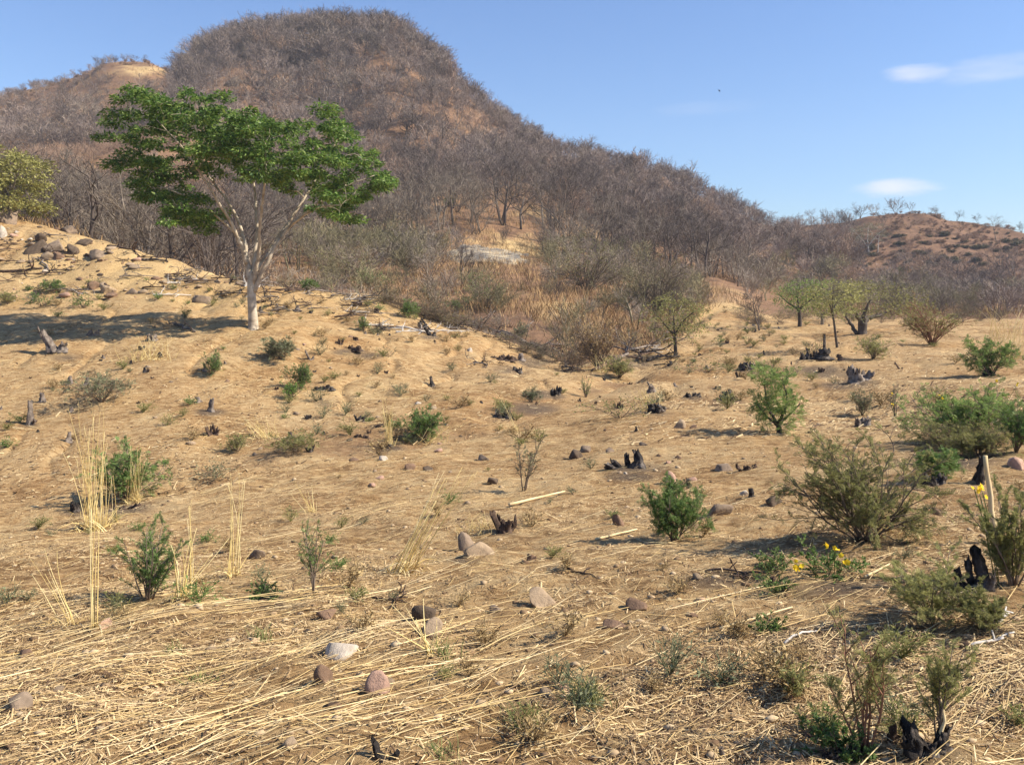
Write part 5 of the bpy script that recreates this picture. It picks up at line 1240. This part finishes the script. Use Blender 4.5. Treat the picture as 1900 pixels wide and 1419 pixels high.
for i, a in enumerate([
 ((945, 942), (1048, 917), 6, CANE, 'pale straw-coloured pole lying in the middle of the field', 'pole', 'pole', 0, 1.0),
 ((1105, 1003), (1182, 984), 5, CANE, 'straw-coloured pole lying left of the dark green bush', 'pole', 'pole', 0, 1.0),
 ((1335, 1170), (1470, 1130), 5, CANE, 'long thin cane lying above the small broad-leaved plant', 'pole', 'pole', 0, 1.0),
 ((1455, 1196), (1520, 1172), 5, BLEACH, 'short bleached stick left of the reddish stems', 'stick', 'stick', 0, 1.0),
 ((1800, 1200), (1882, 1176), 6, BLEACH, 'bleached stick lying at the right edge', 'stick', 'stick', 1, 1.0),
 ((1845, 1160), (1872, 1140), 8, BLEACH, 'short white broken stick above the bleached one', 'stick', 'stick', 1, 1.0),
 ((1605, 1076), (1650, 1052), 5, CANE, 'cut cane lying right of the yellow flowers', 'pole', 'pole', 0, 1.0),
 ((1310, 1060), (1390, 1068), 5, DUSTY, 'dark twiggy branch in the shade left of the yellow flowers', 'fallen_branch', 'branch', 5, .8),
 ((690, 1108), (760, 1120), 4, DUSTY, 'thin dark twig on the straw above the dark boulder', 'fallen_branch', 'branch', 4, .8),
 ((1055, 1055), (1105, 1072), 4, DUSTY, 'thin dark twig right of the paired boulders', 'fallen_branch', 'branch', 2, .8),
 ((325, 604), (362, 618), 6, WEATH, 'grey forked branch lying left of the lone tree', 'fallen_branch', 'branch', 4, .8),
 ((735, 608), (800, 622), 4, BLEACH, 'pale stick lying beside the burnt forked stump', 'stick', 'stick', 1, .8),
 ((782, 600), (800, 622), 4, CHAR, 'burnt prong leaning by the forked stump', 'stick', 'stick', 0, 4.0),
 ((870, 598), (960, 632), 6, WEATH, 'upper grey log of the line of felled wood on the ridge', 'log', 'log', 5, .8),
 ((930, 618), (1010, 650), 7, WEATH, 'middle grey log of the line of felled wood on the ridge', 'log', 'log', 5, .8),
 ((985, 640), (1075, 668), 7, DUSTY, 'brown log at the lower end of the felled wood on the ridge', 'log', 'log', 6, .8),
 ((1000, 652), (1062, 676), 5, WEATH, 'thin log beside the brown one on the ridge', 'log', 'log', 4, .8),
 ((720, 560), (815, 590), 5, DUSTY, 'dark brown log along the crest right of the green bush', 'log', 'log', 5, .8),
 ((1100, 690), (1210, 655), 7, DUSTY, 'lower log of the brush heap at the gully head', 'log', 'log', 7, .8),
 ((1130, 676), (1225, 645), 6, WEATH, 'upper log of the brush heap at the gully head', 'log', 'log', 6, 1.5),
 ((1200, 672), (1262, 664), 6, CHAR, 'dark log lying against the thin gully tree', 'log', 'log', 4, 1.0),
 ((0, 506), (78, 500), 5, DUSTY, 'long dark log lying on the left bank below the boulders', 'log', 'log', 5, .8),
 ((200, 458), (260, 478), 4, DUSTY, 'upper dark branch along the left crest', 'fallen_branch', 'branch', 5, .8),
 ((262, 484), (312, 488), 5, CHAR, 'black curved branch on the crest left of the lone tree', 'fallen_branch', 'branch', 4, .9),
 ((195, 530), (210, 546), 5, DUSTY, 'short brown log propped on the tan block', 'log', 'log', 0, 1.2),
 ((90, 505), (70, 480), 4, WEATH, 'grey leaning stick below the boulder pile', 'stick', 'stick', 2, 1.5),
]): fallen(820+i, *a)
def upright(seed, px, py, tx, ty, w0, w1, m, label):
    b = hit(px, py); k = b[1]/FL; n = 8; t = np.linspace(0, 1, n); rng = np.random.default_rng(seed)
    P = np.stack([(tx-px)*k*t+rng.normal(size=n)*.004, 0*t+.05*t, (py-ty)*k*t-.05*(1-t)], 1); g = G(); polytubes(g, P[None], (k/2*(w0*(1-t)+w1*t))[None], 9)
    o = g.obj('wooden_stake', m, smooth=True); o.location = b; tag(o, label, 'stake')
upright(1, 1850, 1010, 1835, 848, 11, 8, CANE, 'tall pale wooden stake standing at the right edge')
upright(2, 1757, 1392, 1756, 1290, 8, 6, CANE, 'short pale yellow and white stick standing by the bottom right stump')

# many alike: dead branches, stubs, weeds, pebbly stones
def many():
    rng = np.random.default_rng(404)
    def spots(n, regions, ymin=0):
        out = []
        while len(out) < n:
            x0, x1, y0, y1 = regions[rng.integers(len(regions))]; px, py = rng.uniform(x0, x1), rng.uniform(y0, y1)
            b = hit(px, py)
            if b[1] < 80 and abs(px_of(b)[1]-py) < 4: out.append(b)
        return out
    # dead branches on the left bank
    ms = []
    for k in range(7):
        g = G(); L = 1.0; P = np.zeros((1, 7, 3)); t = np.linspace(-.5, .5, 7); P[0, :, 0] = t; P[0, :, 1] = rng.normal(size=7)*.05; P[0, :, 2] = .03+.06*rng.random()*(1-4*t*t)
        polytubes(g, P, (.028*(1-.5*(t+.5)))[None], 6)
        sd = norm(rng.normal(size=(5, 3))*np.array([1, .8, .25])); sd[:, 2] = np.abs(sd[:, 2])
        for Q, R, D in grow(rng, P[0, rng.integers(1, 6, 5)], sd, .4, .014, [dict(K=4, w=.2, m=2, up=0), dict(K=3, w=.25, up=0)]): polytubes(g, Q, np.maximum(R, .004), 4)
        ms.append(g.mesh('fallen_branch', (DUSTY, WEATH, CHAR, BLEACH, DUSTY, WEATH, DUSTY)[k], smooth=True))
    first = {}
    def put(name, me, b, rz, sc, lab, cat, grp):
        if me.name not in first:
            o = link(name, me); tag(o, lab, cat, grp); o.location = b; o.rotation_euler = (0, 0, rz); o.scale = sc; first[me.name] = o
        else: dup(first[me.name], tuple(b), rz, sc, lab, grp, cat)
    for b in spots(120, [(0, 460, 470, 560), (480, 720, 545, 590), (0, 400, 440, 560), (700, 900, 585, 620)]):
        s = rng.uniform(.5, 1.9); put('fallen_branch', ms[rng.integers(7)], b, rng.normal()*.7, (s, s, s*.8), 'broken dead branch littering the bank around the lone tree', 'branch', 'dead branches on the left bank')
    for b in spots(26, [(850, 1080, 600, 680), (1090, 1250, 640, 690)]):
        s = rng.uniform(.5, 1.6); put('fallen_branch', ms[rng.integers(7)], b, -.6+rng.normal()*.6, (s, s, s), 'broken dead branch in the felled wood at the gully head', 'branch', 'dead branches at the gully head')
    cr = [b for b in (hit(q, float(np.interp(q, [430, 560, 700, 800, 900, 1000, 1070], [519, 540, 552, 591, 621, 658, 683]))+rng.uniform(0, 9)) for q in rng.uniform(300, 1070, 46)) if b[1] < 60]
    for b in cr:
        s = rng.uniform(.5, 1.7); put('fallen_branch', ms[rng.integers(7)], b, rng.normal()*.7, (s, s, s*1.2), 'broken dead branch lying along the crest of the bare slope', 'branch', 'dead branches along the crest')
    # stubs
    ss = [stump_mesh(np.random.default_rng(60+k), .3, .26, ('post', 'cluster', 'lean', 'low', 'post', 'cluster')[k]).mesh('stub', (CHAR, DUSTY, WEATH, DUSTY, WEATH, CHAR)[k], smooth=True) for k in range(6)]
    for b in spots(60, [(0, 720, 600, 830), (500, 1000, 620, 780), (450, 760, 560, 640), (0, 400, 640, 760)]):
        s = .25+.6*rng.random()**2; put('stub', ss[rng.integers(6)], b, rng.random()*6, (s, s, s*rng.uniform(.7, 1.5)), 'little burnt stub dotting the bare far slope', 'stub', 'burnt stubs on the far slope')
    for b in spots(42, [(1120, 1880, 600, 720), (1050, 1400, 700, 800), (1280, 1560, 600, 660)]):
        s = .25+.6*rng.random()**2; put('stub', ss[rng.integers(6)], b, rng.random()*6, (s, s, s*rng.uniform(.7, 1.5)), 'little burnt stub dotting the right-hand field', 'stub', 'burnt stubs in the right field')
    # stones
    rs = []
    for k in range(8):
        v, f = rock_shape(rng, 2, .7, 11, .06, .36); rs.append(G().add(v+np.array([0, 0, .12]), f).mesh('stone', RM[('dark', 'brown', 'tan', 'grey', 'brown', 'pink', 'tan', 'white')[k]]))
    for b in spots(45, [(650, 1900, 760, 1000), (0, 1900, 980, 1400), (700, 1300, 760, 900)]):
        s = rng.uniform(.012, .034)*(1+b[1]*.06); put('stone', rs[rng.integers(8)], b, rng.random()*6, (s*1.3, s, s), 'fist-sized stone lying among the straw', 'stone', 'small stones in the straw')
    for b in spots(60, [(0, 900, 600, 860), (0, 420, 440, 560)]):
        s = rng.uniform(.03, .10); put('stone', rs[rng.integers(8)], b, rng.random()*6, (s*1.3, s, s), 'small stone on the bare far slope', 'stone', 'small stones on the far slope')
    for b in spots(110, [(0, 470, 425, 560), (0, 260, 410, 500)]):
        s = .05+.22*rng.random()**2.5; put('stone', rs[rng.integers(8)], b, rng.random()*6, (s*1.3, s, s*.9), 'rubble stone lying on the upper left bank', 'stone', 'rubble on the upper left bank')
    # weeds: dry or grey-green sprays
    ws = []
    for k in range(9):
        g = G(); n = 16; a = rng.random(n)*6.28; s_ = .35+.7*rng.random(n)
        sk = grow(rng, np.zeros((n, 3)), np.stack([np.cos(a)*s_, np.sin(a)*s_, np.ones(n)], -1), .22*(.6+.6*rng.random(n)), .003, [dict(K=4, w=.18, m=4, lr=.5, start=.2), dict(K=3, w=.2)])
        for P, R, D in sk: polytubes(g, P, np.maximum(R, .0018), 3)
        q, dd = sample_nodes(rng, sk[1][0], sk[1][2], 170 if k % 3 else 60, .1); leaves(g, rng, q, .035, .013, d=dd)
        ws.append(g.mesh('weed', LEAF[('grey', 'olive', 'dry', 'grey', 'bush', 'dry', 'olive', 'olive', 'dry')[k]]))
    DW = {'grey_green_leaves': 'grey-green', 'olive_leaves': 'olive', 'dry_leaves': 'dry brown', 'bush_leaves': 'green'}
    for n_, regs, where in ((120, [(0, 720, 600, 850), (450, 1050, 620, 800), (0, 460, 520, 600), (480, 900, 560, 640)], 'on the bare far slope'), (75, [(1120, 1880, 600, 760), (1200, 1500, 600, 700)], 'in the right-hand field'), (75, [(500, 1400, 860, 1300), (900, 1900, 900, 1400), (0, 700, 960, 1150)], 'among the raked straw'), (26, [(1290, 1400, 545, 650)], 'on the tan strip between the thickets'), (20, [(750, 1000, 740, 830), (560, 800, 790, 850)], 'along the gully')):
        for b in spots(n_, regs):
            me = ws[rng.integers(9)]; s = rng.uniform(.35, 1.0)*(1.7 if b[1] > 14 else .75); c = DW[me.materials[0].name]
            put('weed', me, b, rng.random()*6, (s*1.2, s*1.2, s), 'small %s weed sprouting %s' % (c, where), 'weed', '%s weeds %s' % (c, where))
many()

# ------------------------------------------------------------------ tall dry grass
GOLD = mat('golden_grass', [(.2, (.50, .35, .12)), (.5, (.70, .54, .22)), (.85, (.82, .69, .38))], 1.5, island=.7, rough_=.55, spec=.3)
GREENG = mat('green_grass', [(.2, (.10, .13, .04)), (.5, (.20, .22, .08)), (.85, (.42, .37, .16))], 2, island=.8)
def tuft(seed, px, py, wpx, hpx, n, label, lean=0.0, base=.05, m=None, thick=.0030, curve=.10, name='grass_tuft', cat='grass tuft', lo=.35, short=0, spread=1.0):
    rng = np.random.default_rng(seed); b = hit(px, py); k = b[1]/FL; w, h = wpx*k, hpx*k; g = G(); K = 7
    a = rng.random(n)*2*pi; s = np.sqrt(rng.random(n))*spread; L = h*(lo+(1-lo)*rng.random(n)**.8)
    tip = np.stack([np.cos(a)*s*w*.5*(L/h)+lean*L, np.sin(a)*s*w*.5*(L/h), L], -1)
    p = np.stack([rng.normal(size=n), rng.normal(size=n), 0*a], -1)*base
    t = np.linspace(0, 1, K)[None, :, None]; bend = rng.normal(size=(n, 3))*np.array([1, 1, .2])*curve*L[:, None]
    P = p[:, None]+tip[:, None]*t+bend[:, None]*t**2.5-bend[:, None]*.3*t
    P[..., 2] = np.maximum(P[..., 2]-np.linalg.norm(bend, axis=-1)[:, None]*.3*t[..., 0]**3, .004)
    P[:, 0, 2] = -.03; R = thick*(.7+.6*rng.random(n))[:, None]*np.linspace(1, .35, K)[None]
    polytubes(g, P, R, 5)
    ns = short or n*2     # leaf blades near the foot
    a = rng.random(ns)*2*pi; l = h*.35*(.3+.7*rng.random(ns)); sp = .4+.9*rng.random(ns); q = np.stack([rng.normal(size=ns), rng.normal(size=ns), 0*a], -1)*base*1.2
    t = np.linspace(0, 1, 5)[None, :, None]; d = np.stack([np.cos(a)*sp+lean, np.sin(a)*sp, np.ones(ns)], -1); Q = q[:, None]+d[:, None]*l[:, None, None]*t; Q[..., 2] -= (l[:, None]*.8*t[..., 0]**2*sp[:, None]); Q[..., 2] = np.maximum(Q[..., 2], .004)
    blades(g, Q, np.full(ns, thick*1.1), rng=rng)
    o = g.obj(name, m or GOLD); o.location = b; return tag(o, label, cat)
for i, a in enumerate([
 (dict(px=178, py=985, wpx=90, hpx=250, n=44, label='tallest golden grass clump, upright at the left', lean=-.04, base=.07, thick=.0032, curve=.05)),
 (dict(px=250, py=932, wpx=60, hpx=118, n=34, label='second golden grass clump in front of the dark bush', base=.06, thick=.0032, curve=.05)),
 (dict(px=745, py=1062, wpx=70, hpx=200, n=22, label='golden stalks all leaning to the right in the middle of the field', lean=.52, base=.05, thick=.0032, curve=.04)),
 (dict(px=335, py=1112, wpx=40, hpx=130, n=14, label='upright golden stalks behind the dark stemmy shrub', base=.03, thick=.003, curve=.06)),
 (dict(px=338, py=1100, wpx=160, hpx=90, n=7, label='few golden stalks slanting right from the dark stemmy shrub', lean=.7, base=.02, thick=.003, curve=.05)),
 (dict(px=430, py=1070, wpx=40, hpx=210, n=11, label='thin vertical golden stalks right of the dark stemmy shrub', lean=.05, base=.03, thick=.0026, curve=.06)),
 (dict(px=175, py=1168, wpx=16, hpx=250, n=5, label='lone straight golden stalks at the lower left', base=.012, thick=.0036, curve=.02)),
 (dict(px=135, py=1160, wpx=60, hpx=230, n=7, label='thin golden stalks leaning left at the lower left', lean=-.45, base=.03, thick=.0022, curve=.08)),
 (dict(px=720, py=828, wpx=36, hpx=98, n=24, label='thin upright golden tuft at the edge of the gully', base=.05, thick=.0045, curve=.08)),
 (dict(px=275, py=668, wpx=90, hpx=52, n=60, label='pale dry grass tuft on the slope left of the lone tree', base=.3, thick=.005, curve=.2, lean=.2)),
 (dict(px=490, py=812, wpx=70, hpx=46, n=34, label='golden straw clump leaning left on the gully bank', lean=-.6, base=.15, thick=.005, curve=.1)),
 (dict(px=1205, py=762, wpx=70, hpx=48, n=34, label='dry grass tuft above the black stump in the field', lean=-.15, base=.12, thick=.005, curve=.15)),
 (dict(px=1872, py=665, wpx=110, hpx=125, n=60, label='tall dry brown grass at the right edge', base=.35, thick=.006, curve=.2)),
 (dict(px=825, py=1218, wpx=70, hpx=46, n=26, label='green-based grass tuft with straw at the spray of cut stalks', base=.03, m=GREENG, thick=.0022, curve=.2)),
 (dict(px=800, py=1212, wpx=190, hpx=95, n=12, label='spray of cut golden stalks fanning from the green-based tuft', lean=-.4, base=.02, thick=.0032, curve=.03, spread=1.4)),
 (dict(px=1088, py=1302, wpx=62, hpx=44, n=130, label='round green grass tuft near the bottom centre', base=.035, m=GREENG, thick=.0016, curve=.25)),
 (dict(px=968, py=1338, wpx=60, hpx=32, n=60, label='flattened green and brown grass tuft left of the round one', base=.04, m=GREENG, thick=.0016, curve=.3)),
 (dict(px=365, py=1264, wpx=56, hpx=26, n=60, label='green grass tuft among the straw at the lower left', base=.04, m=GREENG, thick=.0016, curve=.3)),
 (dict(px=484, py=1186, wpx=44, hpx=36, n=40, label='small dark green grass tuft with slanting straw', base=.025, m=GREENG, thick=.0016, curve=.3)),
 (dict(px=820, py=1398, wpx=50, hpx=30, n=36, label='sparse green grass tuft at the bottom edge', base=.03, m=GREENG, thick=.0016, curve=.3)),
 (dict(px=320, py=1212, wpx=40, hpx=20, n=36, label='tiny grey-green grass tuft above the lower left one', base=.03, m=GREENG, thick=.0016, curve=.3)),
 (dict(px=355, py=1090, wpx=20, hpx=170, n=5, label='pair of straight golden stalks at the right side of the dark stemmy shrub', lean=-.03, base=.012, thick=.003, curve=.03)),
 (dict(px=790, py=820, wpx=120, hpx=36, n=30, label='flattened golden straw clump below the rounded green bush', lean=.5, base=.2, thick=.004, curve=.15)),
 (dict(px=960, py=800, wpx=30, hpx=90, n=6, label='few thin stalks leaning left at the gully lip', lean=-.5, base=.03, thick=.0035, curve=.08)),
 (dict(px=1645, py=990, wpx=120, hpx=60, n=60, label='pale dry grass at the foot of the big feathery shrub', lean=.2, base=.12, thick=.0018, curve=.3)),
 (dict(px=1120, py=690, wpx=60, hpx=40, n=30, label='pale dry grass at the gully head', base=.25, thick=.006, curve=.2)),
 (dict(px=580, py=950, wpx=60, hpx=60, n=10, label='few slanting golden stalks above the thin upright sapling', lean=-.35, base=.03, thick=.003, curve=.05)),
 (dict(px=890, py=985, wpx=70, hpx=34, n=60, label='dull dry grass between the brown stump and the paired boulders', base=.10, thick=.0016, curve=.3)),
]): tuft(900+i, **a)

# ------------------------------------------------------------------ a bird
def bird():
    Y = 120.0; k = Y/FL; c = np.array([(1334-950)*k, Y, zr(169, Y)]); g = G()
    t = np.linspace(0, 1, 9); body = np.stack([.42*(t-.5), 0*t, .03*np.sin(pi*t)], 1); polytubes(g, body[None], (np.array([.01, .03, .045, .055, .055, .045, .03, .025, .035]))[None], 8)
    for s in (-1, 1):
        u = np.linspace(0, 1, 6); lead = np.stack([.06-.05*u-.16*u**2, s*(.03+.42*u), .02+.20*u-.10*u**2], 1); tr = lead+np.stack([-.17*(1-.75*u), 0*u, -.012*np.ones(6)], 1); up = (lead+tr)/2+np.array([0, 0, .014])
        V = np.stack([lead, up, tr], 1).reshape(-1, 3); idx = np.arange(18).reshape(6, 3); f = np.concatenate([np.stack([idx[:-1, q], idx[:-1, q+1], idx[1:, q+1], idx[1:, q]], -1) for q in (0, 1)]); g.add(V, f)
    o = g.obj('bird', mat('dark_plumage', [(.3, (.02, .02, .025)), (.7, (.05, .05, .06))], 5)); o.location = c; o.rotation_euler = (.5, .7, .5)
    tag(o, 'small dark bird flying alone in the blue sky', 'bird')
bird()

# ------------------------------------------------------------------ the air between here and the hill
def haze():
    x0, x1, y0, y1, z0, z1 = -900, 900, -70, 760, -30, 140
    v = [(x, y, z) for x in (x0, x1) for y in (y0, y1) for z in (z0, z1)]
    f = [(0, 1, 3, 2), (4, 6, 7, 5), (0, 4, 5, 1), (2, 3, 7, 6), (0, 2, 6, 4), (1, 5, 7, 3)]
    m = bpy.data.materials.new('air'); m.use_nodes = True; nt = m.node_tree; nt.nodes.remove(nt.nodes['Principled BSDF'])
    pv = nt.nodes.new('ShaderNodeVolumePrincipled'); pv.inputs['Color'].default_value = (.80, .87, 1, 1); pv.inputs['Density'].default_value = HAZE
    nt.links.new(pv.outputs[0], nt.nodes['Material Output'].inputs['Volume'])
    tag(G().add(v, f).obj('haze', m), 'thin dry air between the field and the hill', kind='stuff')
HAZE = 0.00027
haze()
